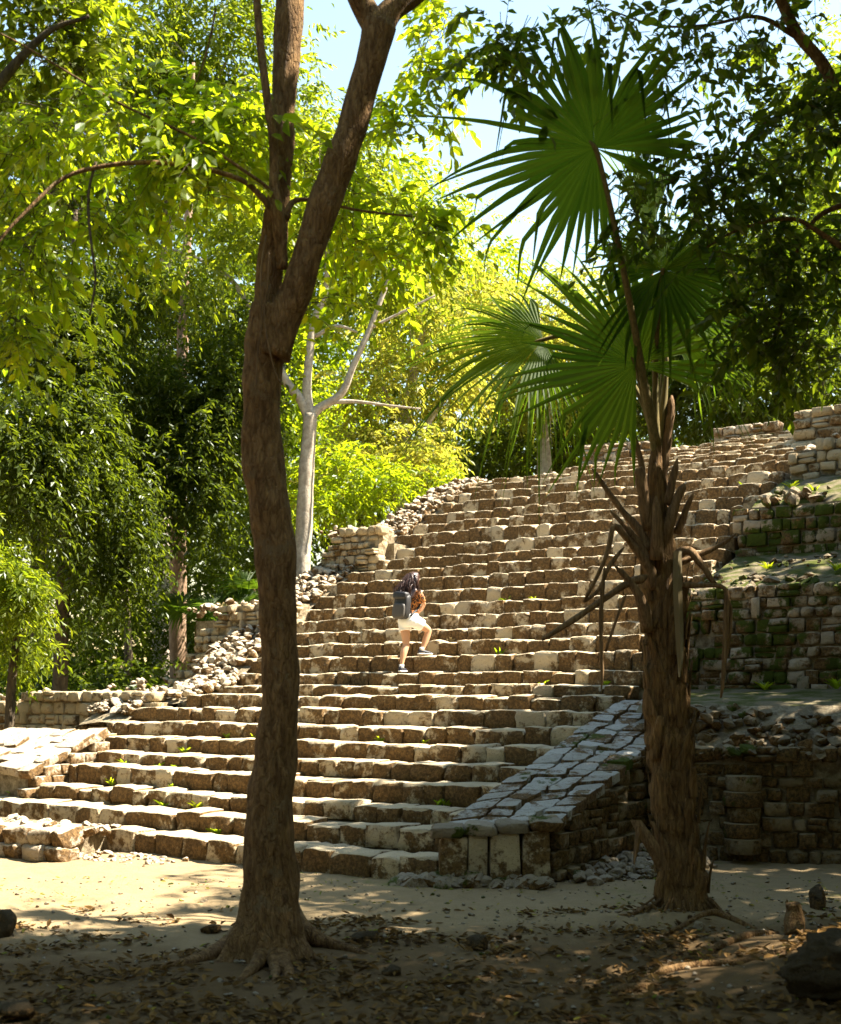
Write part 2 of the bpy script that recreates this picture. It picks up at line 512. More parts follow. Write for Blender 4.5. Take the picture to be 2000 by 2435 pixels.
ROUND = []
for i in range(8):
    V_, F_ = block_variant(800 + i, (-0.5, -0.40, -0.15, 0.15, 0.40, 0.5), 0.06, 5.0)
    me = bpy.data.meshes.new('rounded_stone'); me.from_pydata([tuple(v) for v in V_], [], F_); me.update()
    me.polygons.foreach_set('use_smooth', [True] * len(me.polygons))
    ROUND.append((me, np.array([tuple(v) for v in V_]), np.array(F_)))

def rock_variant(seed, sub=2, rough=0.30):
    bm = bmesh.new()
    bmesh.ops.create_icosphere(bm, subdivisions=sub, radius=0.5)
    r = random.Random(seed)
    off = Vector((r.uniform(-50, 50), r.uniform(-50, 50), r.uniform(-50, 50)))
    planes = [(Vector((r.gauss(0, 1), r.gauss(0, 1), r.gauss(0, 1))).normalized(), r.uniform(0.22, 0.40)) for _ in range(11)]
    for v in bm.verts:
        p = v.co.copy() * (1 + rough * noise.noise(v.co * 2.2 + off))
        for nrm, d in planes:
            h = p.dot(nrm)
            if h > d: p -= nrm * (h - d) * 0.92
        v.co = p + noise.noise_vector(v.co * 5 + off) * 0.03
    V = np.array([tuple(v.co) for v in bm.verts]); F = np.array([[v.index for v in f.verts] for f in bm.faces])
    bm.free()
    return V, F
ROCKS = []
for i in range(14):
    V_, F_ = rock_variant(300 + i)
    me = np_mesh('rubble_stone', V_, F_, None, False)
    ROCKS.append((me, V_, F_))
MESHCACHE = {}
def with_mat(me, mat):
    k = (me.name, mat.name)
    if k not in MESHCACHE:
        c = me.copy(); c.materials.clear(); c.materials.append(mat); MESHCACHE[k] = c
    return MESHCACHE[k]

def put_stone(name, parent, mat, centre, dims, rot=None, lib=None, i=None):
    lib = lib or BLOCKS
    i = random.randrange(len(lib)) if i is None else i
    M = Matrix.Translation(centre) @ (rot or Matrix.Identity(4)) @ Matrix.Diagonal((*dims, 1))
    o = bpy.data.objects.new(name, with_mat(lib[i][0], mat))
    setup(o, parent, M)
    return o

class Joined:
    """many stones as one mesh, each with its own random number"""
    def __init__(self): self.V = []; self.F = []; self.R = []; self.n = 0
    def add(self, centre, dims, rot=None, lib=None):
        lib = lib or BLOCKS
        me, V, F = lib[random.randrange(len(lib))]
        M = np.array(Matrix.Translation(centre) @ (rot or Matrix.Identity(4)) @ Matrix.Diagonal((*dims, 1)))
        W = V @ M[:3, :3].T + M[:3, 3]
        self.V.append(W); self.F.append(F + self.n); self.R.append(np.full(len(W), random.random())); self.n += len(W)
    def build(self, name, mat, parent=None):
        if not self.V: return None
        o = mesh_obj(name, np.concatenate(self.V), np.concatenate(self.F), mat, parent, True, np.concatenate(self.R))
        o['kind'] = 'stuff'
        return o

def jrot(a=0.03, base=RS):
    return base @ Euler((random.gauss(0, a), random.gauss(0, a), random.gauss(0, a))).to_matrix().to_4x4()

# ------------------------------------------------------------------ ground
def axis(lo, hi, flo, fhi, step, grow=1.25):
    a = list(np.arange(flo, fhi + 1e-6, step)); s = step
    x = fhi
    while x < hi:
        s *= grow; x += s; a.append(min(x, hi))
    s = step; x = flo
    while x > lo:
        s *= grow; x -= s; a.insert(0, max(x, lo))
    return np.array(a)
xs = axis(-300, 300, -5.0, 6.0, 0.07); ysg = axis(-20, 600, 7.2, 13.2, 0.07)
def ground_z(x, y):
    z = 0.030 * noise.noise(Vector((x * 0.8, y * 0.8, 0))) + 0.022 * noise.noise(Vector((x * 3, y * 3, 5))) + 0.010 * noise.noise(Vector((x * 8, y * 8, 1)))
    # root mound in the near corner and round the palm
    z += 0.34 * math.exp(-((x - 3.2) / 0.8) ** 2 - ((y - 8.0) / 1.0) ** 2) + 0.06 * noise.noise(Vector((x * 1.7, y * 1.7, 2))) * math.exp(-((x - 2.6) / 1.2) ** 2)
    z += 0.10 * math.exp(-((x - 2.1) / 0.7) ** 2 - ((y - 9.9) / 0.5) ** 2)
    d = max(0.0, min(1.0, (math.hypot(x, y - 10) - 9) / 10))
    return z * (1 - d) - 0.02 * 0
V_ = np.array([(x, y, ground_z(x, y) if -6 < x < 8 and 5 < y < 20 else 0.0) for y in ysg for x in xs])
nx = len(xs); ny = len(ysg)
ii, jj = np.meshgrid(np.arange(nx - 1), np.arange(ny - 1))
a_ = (jj * nx + ii).ravel()
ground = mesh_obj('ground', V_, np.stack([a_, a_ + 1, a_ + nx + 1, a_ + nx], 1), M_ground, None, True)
tag(ground, 'bare sandy ground with fallen leaves in front of the stairs', 'ground', kind='structure')
def gz(x, y): return ground_z(x, y) if -6 < x < 8 and 5 < y < 20 else 0.0

# ------------------------------------------------------------------ the great staircase
stairs = thing('stone_staircase', 'wide weathered limestone staircase climbing the pyramid in the centre', 'staircase', S(-3, 0))
core = MB()
for k in range(1, NSTEP + 1):
    u, h = STEP[k]
    u1 = STEP[k + 1][0] if k < NSTEP else u + 2.2
    a = max(SL[k] + 0.05, -8.0); b = SR(k) - 0.03
    z0 = -0.3 if k < 3 else STEP[k - 1][1] - 0.45
    core.box((a, u + 0.06, z0), (b, u1 + 0.12, h - 0.035))
core.build('earth_core', M_mortar, stairs, False, Matrix.Translation(O0) @ RS)
joined = Joined()
n_ind = 0
for k in range(1, NSTEP + 1):
    u, h = STEP[k]
    hp = STEP[k - 1][1] if k > 1 else 0.0
    t = (STEP[k + 1][0] - u) if k < NSTEP else 0.5
    s = SR(k)
    seedk = k * 3.7
    while s > SL[k]:
        if k == 1: w = random.uniform(0.34, 0.62)
        elif k == 2: w = random.uniform(0.30, 0.62)
        elif k < 10: w = random.uniform(0.24, 0.50)
        else: w = random.uniform(0.20, 0.42)
        w = min(w, max(0.16, s - SL[k]))
        wob = random.gauss(0, 0.012) + 0.040 * noise.noise(Vector((s * 0.55, seedk, 0))) + 0.02 * noise.noise(Vector((s * 2.1, seedk, 3)))
        zo = 0.020 * noise.noise(Vector((s * 0.7, seedk, 9))) + random.gauss(0, 0.013)
        hb = (h - hp) + 0.05
        top = h + zo
        d = min(t + 0.05, 0.46) * random.uniform(0.9, 1.05)
        if k == 1: hb += 0.08
        c = S(s - w / 2, u + d / 2 + wob - 0.02, top - hb / 2)
        dims = (w * 1.015 - 0.006, d, hb)
        if k <= 15 and n_ind < 300:
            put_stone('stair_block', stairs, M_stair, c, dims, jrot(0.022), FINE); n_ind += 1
        else:
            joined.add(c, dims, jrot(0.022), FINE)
        s -= w
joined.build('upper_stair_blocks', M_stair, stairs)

# ------------------------------------------------------------------ coursed walls
def masonry(root, p0, p1, z0, z1, ch, wmin, wmax, mat, depth=0.28, top=None, gap=0.012, lean=0.0, core_t=0.5, joined=None, jag=0.03, z0b=None, old=0.4):
    """courses of blocks between plan points p0 and p1; the face looks to the right-hand side of p0->p1"""
    p0 = Vector((p0[0], p0[1], 0)); p1 = Vector((p1[0], p1[1], 0))
    ax = (p1 - p0); L = ax.length; ax.normalize()
    nrm = Vector((ax.y, -ax.x, 0))
    R = Matrix.Rotation(math.atan2(ax.y, ax.x), 4, 'Z')
    top = top or (lambda x: z1)
    z = z0
    while z < z1 - 0.04:
        h = ch * random.uniform(0.78, 1.28)
        x = random.uniform(-0.1, 0.0)
        while x < L:
            w = random.uniform(wmin, wmax)
            hh = h * random.uniform(0.92, 1.03)
            if random.random() < 0.10: w *= 0.55
            tz = top(x + w / 2)
            if z + hh * 0.5 < tz:
                zs = z0b(x + w / 2) if z0b else -9
                if z + hh > zs:
                    j = random.gauss(0, jag * 0.5)
                    c = p0 + ax * (x + w / 2) - nrm * (depth / 2 - j + lean * (z - z0)) + Vector((0, 0, z + hh / 2))
                    rot = R @ Euler((random.gauss(0, 0.02), random.gauss(0, 0.03), random.gauss(0, 0.03))).to_matrix().to_4x4()
                    if random.random() < 0.07 and z + hh * 2 < tz:      # an upright stone through two courses, set a little proud
                        put_stone('wall_block', root, mat, c + nrm * 0.014 + Vector((0, 0, hh * 0.48)), (w * 0.72, depth, hh * 1.95), rot, ROUND if random.random() < old else BLOCKS)
                    elif random.random() < 0.22 and w > 0.2:      # two thin stones in the place of one
                        for q in (0.25, 0.75):
                            put_stone('wall_block', root, mat, c + Vector((0, 0, (q - 0.5) * hh)), (w - gap * 0.5, depth, hh / 2 - gap * 0.3), rot, ROUND if random.random() < old else BLOCKS)
                    else:
                        put_stone('wall_block', root, mat, c, (w - gap * 0.5, depth, (hh - gap * 0.5) * random.uniform(0.9, 1.04)), rot, ROUND if random.random() < old else BLOCKS)
            x += w
        z += h
    # earth core set back behind the block faces
    mb = MB()
    n = max(2, int(L / 0.35))
    for i in range(n):
        xa, xb = L * i / n, L * (i + 1) / n
        tz = min(top(xa), top(xb), z1) - 0.05
        if tz > z0 - 0.2: mb.box((xa, 0.07 + lean * (z1 - z0), z0 - 0.25), (xb + 0.001, core_t, tz))
    M = Matrix.Translation(p0) @ R
    mb.build('earth_core', M_mortar, root, False, M)
    return root

def rubble(root, pts, mat, small_mat=None, name='rubble_stone', limit=260, sink=0.36):
    """pts: (pos, size); the largest as single stones, the rest joined"""
    pts = sorted(pts, key=lambda q: -q[1])
    J = Joined()
    for i, (p, sz) in enumerate(pts):
        dims = (sz * random.uniform(0.85, 1.4), sz * random.uniform(0.8, 1.2), sz * random.uniform(0.55, 0.9))
        rot = Euler((random.gauss(0, 0.35), random.gauss(0, 0.35), random.uniform(0, 6.28))).to_matrix().to_4x4()
        c = Vector(p) + Vector((0, 0, dims[2] * (0.5 - sink)))
        if i < limit: put_stone(name, root, mat, c, dims, rot, ROCKS)
        else: J.add(c, dims, rot, ROCKS)
    J.build('small_rubble', small_mat or mat, root)

def xy(v): return (v.x, v.y)

# ---- right-hand ramp (balustrade) beside the lower steps
ramp = thing('stone_ramp', 'sloping ramp of blue-grey flagstones beside the lower steps, behind the palm', 'ramp', S(0.8, 0.3))
RS0, RS1 = 0.33, 1.32
def ramp_front(s): return -0.02 + 0.72 * (s - RS0)
def ramp_z(s, u): return 0.555 + 0.278 * u - 0.12 * (s - RS0)
UEND = 4.55
# solid body
mb = MB()
nu = 14
prof = []
for i in range(nu + 1):
    row = []
    for s in (RS0 + 0.02, RS1 - 0.10):
        u = ramp_front(s) + 0.10 + (UEND - ramp_front(s)) * i / nu
        row.append(((s, u, -0.2), (s, u, ramp_z(s, u) - 0.07)))
    prof.append(row)
for i in range(nu):
    a, b = prof[i], prof[i + 1]
    vs = [a[0][0], a[1][0], b[1][0], b[0][0], a[0][1], a[1][1], b[1][1], b[0][1]]
    fs = [(4, 5, 6, 7), (1, 2, 6, 5), (3, 0, 4, 7)]
    if i == 0: fs.append((0, 1, 5, 4))
    if i == nu - 1: fs.append((2, 3, 7, 6))
    mb.add(vs, fs)
mb.build('earth_core', M_mortar, ramp, False, Matrix.Translation(O0) @ RS)
def flagstones(root, s0, s1, front, uend, zf, mat, cell=0.27, name='flagstone'):
    """irregular thin slabs with open joints on a sloping surface"""
    ncol = max(2, int(round((s1 - s0) / cell)))
    nrow = int(round((uend - front(s0)) / (cell * 1.05)))
    rr = random.Random(55)
    cw = (s1 - s0) / ncol
    jit = {}
    def corner(i, j):
        if (i, j) not in jit:
            dx = rr.uniform(-0.20, 0.20) * cw if 0 < i < ncol else rr.uniform(-0.05, 0.02) * cw
            dy = rr.uniform(-0.20, 0.20) * cell + (0.12 * cell if i % 2 else 0)
            s = s0 + i * cw + dx
            u = front(s) + (uend - front(s)) * j / nrow + (dy if 0 < j else 0)
            jit[(i, j)] = (s, u)
        return jit[(i, j)]
    for j in range(nrow):
        for i in range(ncol):
            q = [corner(i, j), corner(i + 1, j), corner(i + 1, j + 1), corner(i, j + 1)]
            cx = sum(p[0] for p in q) / 4; cy = sum(p[1] for p in q) / 4
            poly = []
            for k in range(4):
                a, b = q[k], q[(k + 1) % 4]
                for t in (0.14, 0.5, 0.86):
                    x = a[0] + (b[0] - a[0]) * t; y = a[1] + (b[1] - a[1]) * t
                    d = 0.905 + rr.uniform(-0.04, 0.02) - (0.0 if t != 0.5 else rr.uniform(-0.02, 0.04))
                    poly.append((cx + (x - cx) * d, cy + (y - cy) * d))
            th = rr.uniform(-0.012, 0.024); tilt = (rr.uniform(-0.04, 0.04), rr.uniform(-0.04, 0.04))
            n = len(poly); V = []; F = []
            for sc, dz in ((1.0, -0.10), (1.0, -0.010), (0.965, 0.0), (0.5, 0.002)):
                for (x, y) in poly:
                    X = cx + (x - cx) * sc; Y = cy + (y - cy) * sc
                    V.append((X, Y, zf(X, Y) + dz + th + tilt[0] * (X - cx) + tilt[1] * (Y - cy) + 0.006 * noise.noise(Vector((X * 9, Y * 9, j)))))
            for L in range(3):
                for k in range(n):
                    F.append((L * n + k, L * n + (k + 1) % n, (L + 1) * n + (k + 1) % n, (L + 1) * n + k))
            F.append(tuple(range(3 * n, 4 * n)))
            mesh_obj(name, V, F, mat, root, False, None, Matrix.Translation(O0) @ RS)
flagstones(ramp, RS0, RS1 + 0.03, lambda s: ramp_front(s) - 0.02, UEND, ramp_z, M_slab, 0.245)
# upright stones of the ramp's front
s = RS0 + 0.0
fr = [0.24, 0.16, 0.26, 0.24, 0.20]
for i, w in enumerate(fr):
    sm = s + w / 2
    if sm > RS1: break
    h = ramp_z(sm, ramp_front(sm)) - 0.03
    ang = math.atan(0.72)
    ax_ = RS @ Matrix.Rotation(ang, 4, 'Z')
    put_stone('upright_block', ramp, M_stair, S(sm, ramp_front(sm) + 0.05, h / 2 - 0.05), (w * 1.2, 0.22, h), ax_ @ Euler((0.02, random.gauss(0, 0.02), 0)).to_matrix().to_4x4())
    s += w
# overhanging slabs over the front edge
for i in range(4):
    sm = RS0 + 0.10 + i * 0.26
    put_stone('edge_slab', ramp, M_rubR, S(sm, ramp_front(sm) - 0.0, ramp_z(sm, ramp_front(sm)) - 0.03), (0.33, 0.26, 0.12), RS @ Matrix.Rotation(math.atan(0.72), 4, 'Z') @ Euler((0.12, random.gauss(0, 0.09), random.gauss(0, 0.1))).to_matrix().to_4x4(), ROUND)
# the ramp's side, facing the palm
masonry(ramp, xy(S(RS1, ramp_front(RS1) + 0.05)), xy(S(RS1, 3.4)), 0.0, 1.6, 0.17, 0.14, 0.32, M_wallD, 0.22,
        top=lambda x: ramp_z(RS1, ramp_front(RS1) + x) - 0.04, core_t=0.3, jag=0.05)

# ---- lowest wall to the right of the ramp, with a rounded pilaster
W1a, W1b = Vector((2.62, 13.92, 0)), Vector((7.2, 12.55, 0))
wall1 = thing('terrace_wall', 'lowest dark terrace wall with a round pilaster, to the right of the palm trunk', 'wall', W1a)
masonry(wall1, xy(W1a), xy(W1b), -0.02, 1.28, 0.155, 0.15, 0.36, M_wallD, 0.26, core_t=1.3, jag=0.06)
wx = (W1b - W1a).normalized()
pc = W1a + wx * ((3.60 - 2.62) / wx.x)
for i in range(5):
    n = 14; V = []; F = []
    zb = 0.10 + i * 0.175; rr_ = 0.20 + random.uniform(-0.02, 0.02); ox = random.uniform(-0.012, 0.012)
    for zz, sc in ((zb, 0.95), (zb + 0.012, 1.0), (zb + 0.155, 1.0), (zb + 0.17, 0.95)):
        for k in range(n):
            a = 2 * math.pi * k / n
            sc = sc * (1 + 0.06 * noise.noise(Vector((math.cos(a) * 2, math.sin(a) * 2, i * 3.1 + zz * 4))))
            V.append((pc.x + ox + math.cos(a) * rr_ * sc, pc.y - 0.02 + math.sin(a) * rr_ * sc, zz + 0.008 * noise.noise(Vector((k, i, zz * 9)))))
    for L in range(3):
        for k in range(n): F.append((L*n+k, L*n+(k+1) % n, (L+1)*n+(k+1) % n, (L+1)*n+k))
    F.append(tuple(range(3*n, 4*n))); F.append(tuple(range(n-1, -1, -1)))
    mesh_obj('pilaster_drum', V, F, M_wallD, wall1, True)
pts = []
for i in range(250):
    t = random.uniform(0, 0.8); w = random.random()
    p = W1a.lerp(W1b, t) + Vector((0.1, 0.05, 0)) * 0 + Vector((0.15, 0.98, 0)) * (w * 0.85 - 0.06)
    pts.append((p + Vector((0, 0, 1.20 + 0.42 * min(1, w * 1.05) + random.uniform(-0.05, 0.03))), random.choice((0.08, 0.11, 0.14, 0.18, 0.22))))
for i in range(60):
    p = S(random.uniform(1.35, 2.0), random.uniform(3.2, 4.7))
    pts.append((p + Vector((0, 0, 1.55 + 0.05 * random.uniform(0, 3))), random.choice((0.12, 0.16, 0.20))))
rub1 = thing('rubble_bank', 'dark mossy bank of loose stones above the pilaster wall', 'rubble', W1a + Vector((0, 0, 1.3)))
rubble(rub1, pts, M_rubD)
mb = MB()
mb.add([(W1a.x, W1a.y + 0.12, 1.22), (W1b.x, W1b.y + 0.12, 1.22), (W1b.x, W1b.y + 0.95, 1.76), (W1a.x + 0.1, W1a.y + 0.95, 1.72)], [(0, 1, 2, 3)])
mb.build('earth_bank', M_mortar, rub1)

# ---- terraces (turf) and upper walls on the right
def terrace(name, quad, label, nx=40, ny=14):
    a, b, c, d = [Vector(q) for q in quad]
    V = []
    for j in range(ny + 1):
        for i in range(nx + 1):
            p = a.lerp(b, i / nx).lerp(d.lerp(c, i / nx), j / ny)
            p.z += 0.03 * noise.noise(Vector((p.x * 2, p.y * 2, p.z)))
            if j < 2:          # ragged, sunken edge
                p.z -= (0.06, 0.02)[j] + 0.05 * noise.noise(Vector((p.x * 5, p.y * 5, 7)))
                p.y += 0.14 * noise.noise(Vector((p.x * 3, 4, 1)))
            V.append(tuple(p))
    F = [(j*(nx+1)+i, j*(nx+1)+i+1, (j+1)*(nx+1)+i+1, (j+1)*(nx+1)+i) for j in range(ny) for i in range(nx)]
    o = mesh_obj(name, V, F, M_turf, None, True)
    return tag(o, label, 'ground', kind='structure')
terrace('terrace_ground', [(W1a.x - 0.02, W1a.y + 0.85, 1.72), (8.5, 13.35, 1.74), S(7.5, 6.95, 2.0), S(0.25, 6.95, 1.95)], 'mossy turf on the lowest terrace behind the loose stone bank')
U2, U3, U4 = 6.7, 8.77, 10.6
wall2 = thing('terrace_wall', 'tall mossy middle terrace wall of small squared stones right of the palm', 'wall', S(2, U2, 1.9))
masonry(wall2, xy(S(0.36, U2)), xy(S(5.2, U2)), 1.88, 3.42, 0.155, 0.16, 0.36, M_wallR, 0.26, core_t=1.0, jag=0.05)
pts = []
for i in range(110):
    w = random.random()
    pts.append((S(random.uniform(0.4, 5.2), U2 + 0.02 + w * 0.6, 3.30 + 0.26 * w), random.choice((0.10, 0.14, 0.18, 0.22))))
for i in range(90):
    w = random.random()
    pts.append((S(random.uniform(0.4, 5.2), U2 + 0.5 + w * 1.4, 3.64 + 0.33 * w), random.choice((0.04, 0.06, 0.08, 0.12))))
rub2 = thing('rubble_bank', 'mossy broken stones along the top of the middle terrace wall', 'rubble', S(2, U2, 3.4))
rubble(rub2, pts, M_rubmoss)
terrace('terrace_ground', [S(0.40, U2 + 0.10, 3.40), S(5.4, U2 + 0.10, 3.40), S(5.4, U3 + 0.15, 4.08), S(0.42, U3 + 0.15, 4.08)], 'narrow mossy ledge on the middle terrace under the upper wall')
wall3 = thing('terrace_wall', 'short upper terrace wall with pale and mossy blocks beside the upper steps', 'wall', S(2, U3, 4.0))
masonry(wall3, xy(S(0.45, U3)), xy(S(4.6, U3)), 4.0, 4.86, 0.17, 0.17, 0.36, M_wallR, 0.26, core_t=0.9, jag=0.04)
pts = []
for i in range(80):
    w = random.random()
    pts.append((S(random.uniform(0.75, 4.6), U3 + 0.02 + w * 0.7, 4.82 + 0.30 * w), random.choice((0.10, 0.15, 0.20, 0.26))))
rub3 = thing('rubble_bank', 'loose stones heaped over the upper terrace wall near the top', 'rubble', S(2, U3, 4.85))
rubble(rub3, pts, M_rubmoss)
terrace('terrace_ground', [S(0.62, U3 + 0.10, 4.84), S(5.0, U3 + 0.10, 4.84), S(5.0, U4 + 0.15, 5.55), S(0.62, U4 + 0.15, 5.55)], 'small sunlit mossy ledge beside the upper steps')
wall4 = thing('terrace_wall', 'topmost pale terrace wall at the right edge of the steps', 'wall', S(2, U4, 5.5))
masonry(wall4, xy(S(0.75, U4)), xy(S(4.4, U4)), 5.45, 6.25, 0.17, 0.14, 0.32, M_wallL, 0.28, core_t=3.0, jag=0.08, old=0.7, top=lambda x: 5.90 + min(0.35, x * 0.35))
pts = [(S(random.uniform(0.7, 4.2), U4 + 0.1 + random.random() * 1.6, 6.05 + random.random() * 0.15), random.choice((0.10, 0.15, 0.2))) for i in range(90)]
rub4 = thing('rubble_bank', 'pale loose stones lying over the topmost terrace wall', 'rubble', S(2, U4, 6.3))
rubble(rub4, pts, M_rubble)
UT = STEP[NSTEP][0]; HT = STEP[NSTEP][1]
wall5 = thing('ruined_wall', 'low ruined wall of long blocks on the pyramid top at the right edge', 'wall', S(1.5, 12.7, 6.3))
masonry(wall5, xy(S(0.25, 12.6)), xy(S(3.6, 12.6)), 6.2, 7.08, 0.19, 0.26, 0.55, M_wallL, 0.4, core_t=0.8, jag=0.04)
wall6 = thing('ruined_wall', 'small stump of grey wall left standing behind the top steps', 'wall', S(-1, UT, HT))
masonry(wall6, xy(S(-2.1, UT + 0.5)), xy(S(-1.05, UT + 0.5)), HT - 0.25, HT + 0.32, 0.2, 0.2, 0.36, M_rubble, 0.35, core_t=0.5, jag=0.05)
wall7 = thing('ruined_wall', 'short row of pale blocks behind the palm on the pyramid top', 'wall', S(-3.6, UT - 0.6, HT))
masonry(wall7, xy(S(-4.3, UT - 1.3)), xy(S(-2.6, UT - 0.9)), HT - 0.75, HT + 0.0, 0.19, 0.2, 0.36, M_rubble, 0.35, core_t=0.5, jag=0.05)
# body of the mound behind the masonry
mb = MB()
mb.box((0.3, U2 + 0.4, 0), (9, 20, 3.5)); mb.box((0.4, U3 + 0.4, 3.4), (8, 20, 4.95)); mb.box((0.65, U4 + 0.35, 4.9), (7, 20, 6.05))
mb.box((-7.9, 5.2, -0.2), (0.3, 20, 1.7)); mb.box((-7.2, 8.2, 1.6), (0.45, 20, STEP[17][1] - 0.3)); mb.box((-6.5, 10.4, 3), (0.6, 20, STEP[22][1] - 0.2))
mb.box((-6.2, 12.2, 4), (0.6, 20, STEP[26][1] - 0.15)); mb.box((-4.4, 13.4, 5), (3.6, 20, STEP[29][1] - 0.1))
mb.box((-12.5, 4.3, -0.2), (-7.8, 20, 1.6)); mb.box((-9.6, 7.1, 1.5), (-7.1, 20, 3.25)); mb.box((-7.9, 9.15, 3.2), (-6.4, 20, 4.75))
mound = mb.build('pyramid_mound', M_mortar, None, False, Matrix.Translation(O0) @ RS)
tag(mound, 'earth and stone body of the stepped pyramid behind its walls', 'mound', kind='structure')

# ---- left-hand side: ramp end, front platform, terrace walls and the collapsed edge
lramp = thing('stone_ramp', 'sunlit broken ramp end at the left edge, beside the lowest steps', 'ramp', S(-7.5, 1.2))
def lz(s, u): return 0.50 + 0.36 * u
mb = MB()
for i in range(6):
    u0, u1 = 0.95 + i * 0.24, 0.95 + (i + 1) * 0.24
    mb.box((-8.9, u0, -0.2), (-6.98, u1 + 0.001, lz(0, u0) - 0.07))
mb.build('earth_core', M_mortar, lramp, False, Matrix.Translation(O0) @ RS)
for i in range(6):
    u = 0.95 + i * 0.24
    s = -6.85
    while s > -8.9:
        w = random.uniform(0.22, 0.5)
        put_stone('ramp_slab', lramp, M_rubble, S(s - w / 2, u + 0.10, lz(0, u) + random.uniform(-0.05, 0.03)), (w, 0.30, 0.13), jrot(0.07) @ Euler((0.33, 0, 0)).to_matrix().to_4x4(), FINE)
        s -= w
for c_ in range(6):       # its side towards the steps
    for i in range(5):
        u = 1.0 + i * 0.30 + (c_ % 2) * 0.14; z = 0.5 + c_ * 0.15
        if z < lz(0, u) - 0.1:
            put_stone('side_block', lramp, M_rubble, S(-6.93, u, z), (0.22, 0.29, 0.15), jrot(0.06))
plat = thing('low_stone_edge', 'low row of rounded pale blocks on the sand at the left edge', 'wall', S(-4.6, -1))
for row, zt in ((0, 0.07), (1, 0.25)):
    a, b = S(-3.95, -0.93 + row * 0.05), S(-6.2, -1.2 + row * 0.05)
    L = (b - a).length; x = 0.0
    ang = math.atan2((b - a).y, (b - a).x)
    while x < L:
        w = random.uniform(0.20, 0.40)
        p = a.lerp(b, (x + w / 2) / L)
        put_stone('edge_block', plat, M_rubble, p + Vector((0, 0.12, zt)), (w * 1.02, 0.34, 0.21 * random.uniform(0.85, 1.15)), Matrix.Rotation(ang + random.gauss(0, 0.2), 4, 'Z') @ Euler((random.gauss(0, .08), random.gauss(0, .08), 0)).to_matrix().to_4x4(), ROUND)
        x += w
mb = MB(); mb.box((-7.2, -0.85, -0.2), (-4.3, 0.15, 0.27)); mb.build('earth_core', M_mortar, plat, False, Matrix.Translation(O0) @ RS)
pts = [(S(random.uniform(-6.5, -4.2), random.uniform(-0.6, 0.1), 0.25), random.choice((0.07, 0.10, 0.15, 0.20))) for i in range(70)]
pts += [(S(random.uniform(-5.0, -2.9), random.uniform(-0.75, -0.12), 0.0), random.choice((0.04, 0.05, 0.07, 0.10))) for i in range(170)]
rubP = thing('rubble_bank', 'white stone chips spilled on the sand before the lowest step', 'rubble', S(-4, -0.5))
rubble(rubP, pts, M_rubble, limit=120)

UL1 = 3.95
wallA = thing('terrace_wall', 'low tan side wall of squared blocks left of the lower steps', 'wall', S(-9, UL1, 0.8))
masonry(wallA, xy(S(-12.2, UL1)), xy(S(-7.6, UL1)), 0.5, 1.84, 0.20, 0.18, 0.36, M_wallL, 0.3, core_t=0.6, jag=0.04, top=lambda x: 1.45 + min(0.40, 0.25 * x))
wallB = thing('terrace_wall', 'tan wall end of coursed stones seen just left of the tree trunk', 'wall', S(-8.6, U2, 2))
masonry(wallB, xy(S(-9.9, U2)), xy(S(-7.0, U2)), 1.6, 3.62, 0.15, 0.10, 0.28, M_wallL, 0.3, core_t=0.6, jag=0.10, old=0.8, top=lambda x: 2.1 + min(1.45, 1.05 * x) + 0.12 * noise.noise(Vector((x * 3, 1, 0))))
wallC = thing('terrace_wall', 'upper tan wall end behind the pale tree, left of the steps', 'wall', S(-7.3, U3, 4))
masonry(wallC, xy(S(-8.05, U3)), xy(S(-6.55, U3)), 3.3, 5.1, 0.15, 0.10, 0.28, M_wallL, 0.3, core_t=0.6, jag=0.10, old=0.8, top=lambda x: 4.35 + min(0.7, 1.2 * x) + 0.12 * noise.noise(Vector((x * 3, 5, 0))))
pts = []
for i in range(1500):
    u = random.uniform(3.6, 12.3)
    k = max(1, min(NSTEP, int(np.searchsorted([STEP[q][0] for q in sorted(STEP)], u))))
    sl = SL[k]
    wdt = 1.05 if u < 9 else 0.75
    s = sl - random.uniform(-0.12, wdt)
    z = stair_h(u) - 0.05 + 0.05 * random.random() - 0.12 * max(0, (sl - s) - 0.6)
    pts.append((S(s, u, z), random.choice((0.06, 0.08, 0.10, 0.12, 0.15, 0.18, 0.23))))
for (sa, sb, ua, ub, z, n) in ((-12, -7.8, UL1 + 0.1, UL1 + 0.9, 1.80, 60), (-9.8, -7.6, U2 + 0.05, U2 + 0.7, 3.5, 50), (-8.0, -6.7, U3 + 0.05, U3 + 0.8, 5.05, 45), (-10.3, -9.4, U2 - 1.2, U2 + 0.4, 2.0, 40), (-8.6, -7.9, U3 - 1.0, U3 + 0.4, 3.7, 40)):
    for i in range(n):
        pts.append((S(random.uniform(sa, sb), random.uniform(ua, ub), z + random.uniform(-0.14, 0.08)), random.choice((0.08, 0.12, 0.16, 0.20))))
for i in range(70):       # ragged crest of the stairs
    s = random.uniform(-6.4, -0.4)
    k = 28 + int(max(0, min(5, (s + 6.3) * 1.1)))
    pts.append((S(s, STEP[min(k, NSTEP)][0] + 0.45 + random.random() * 0.3, STEP[min(k, NSTEP)][1] - 0.02), random.choice((0.14, 0.2, 0.26))))
rubL = thing('rubble_slope', 'long slope of loose pale stones along the collapsed left edge of the stairs', 'rubble', S(-7.5, 6, 3))
rubble(rubL, pts, M_rubble, limit=290)
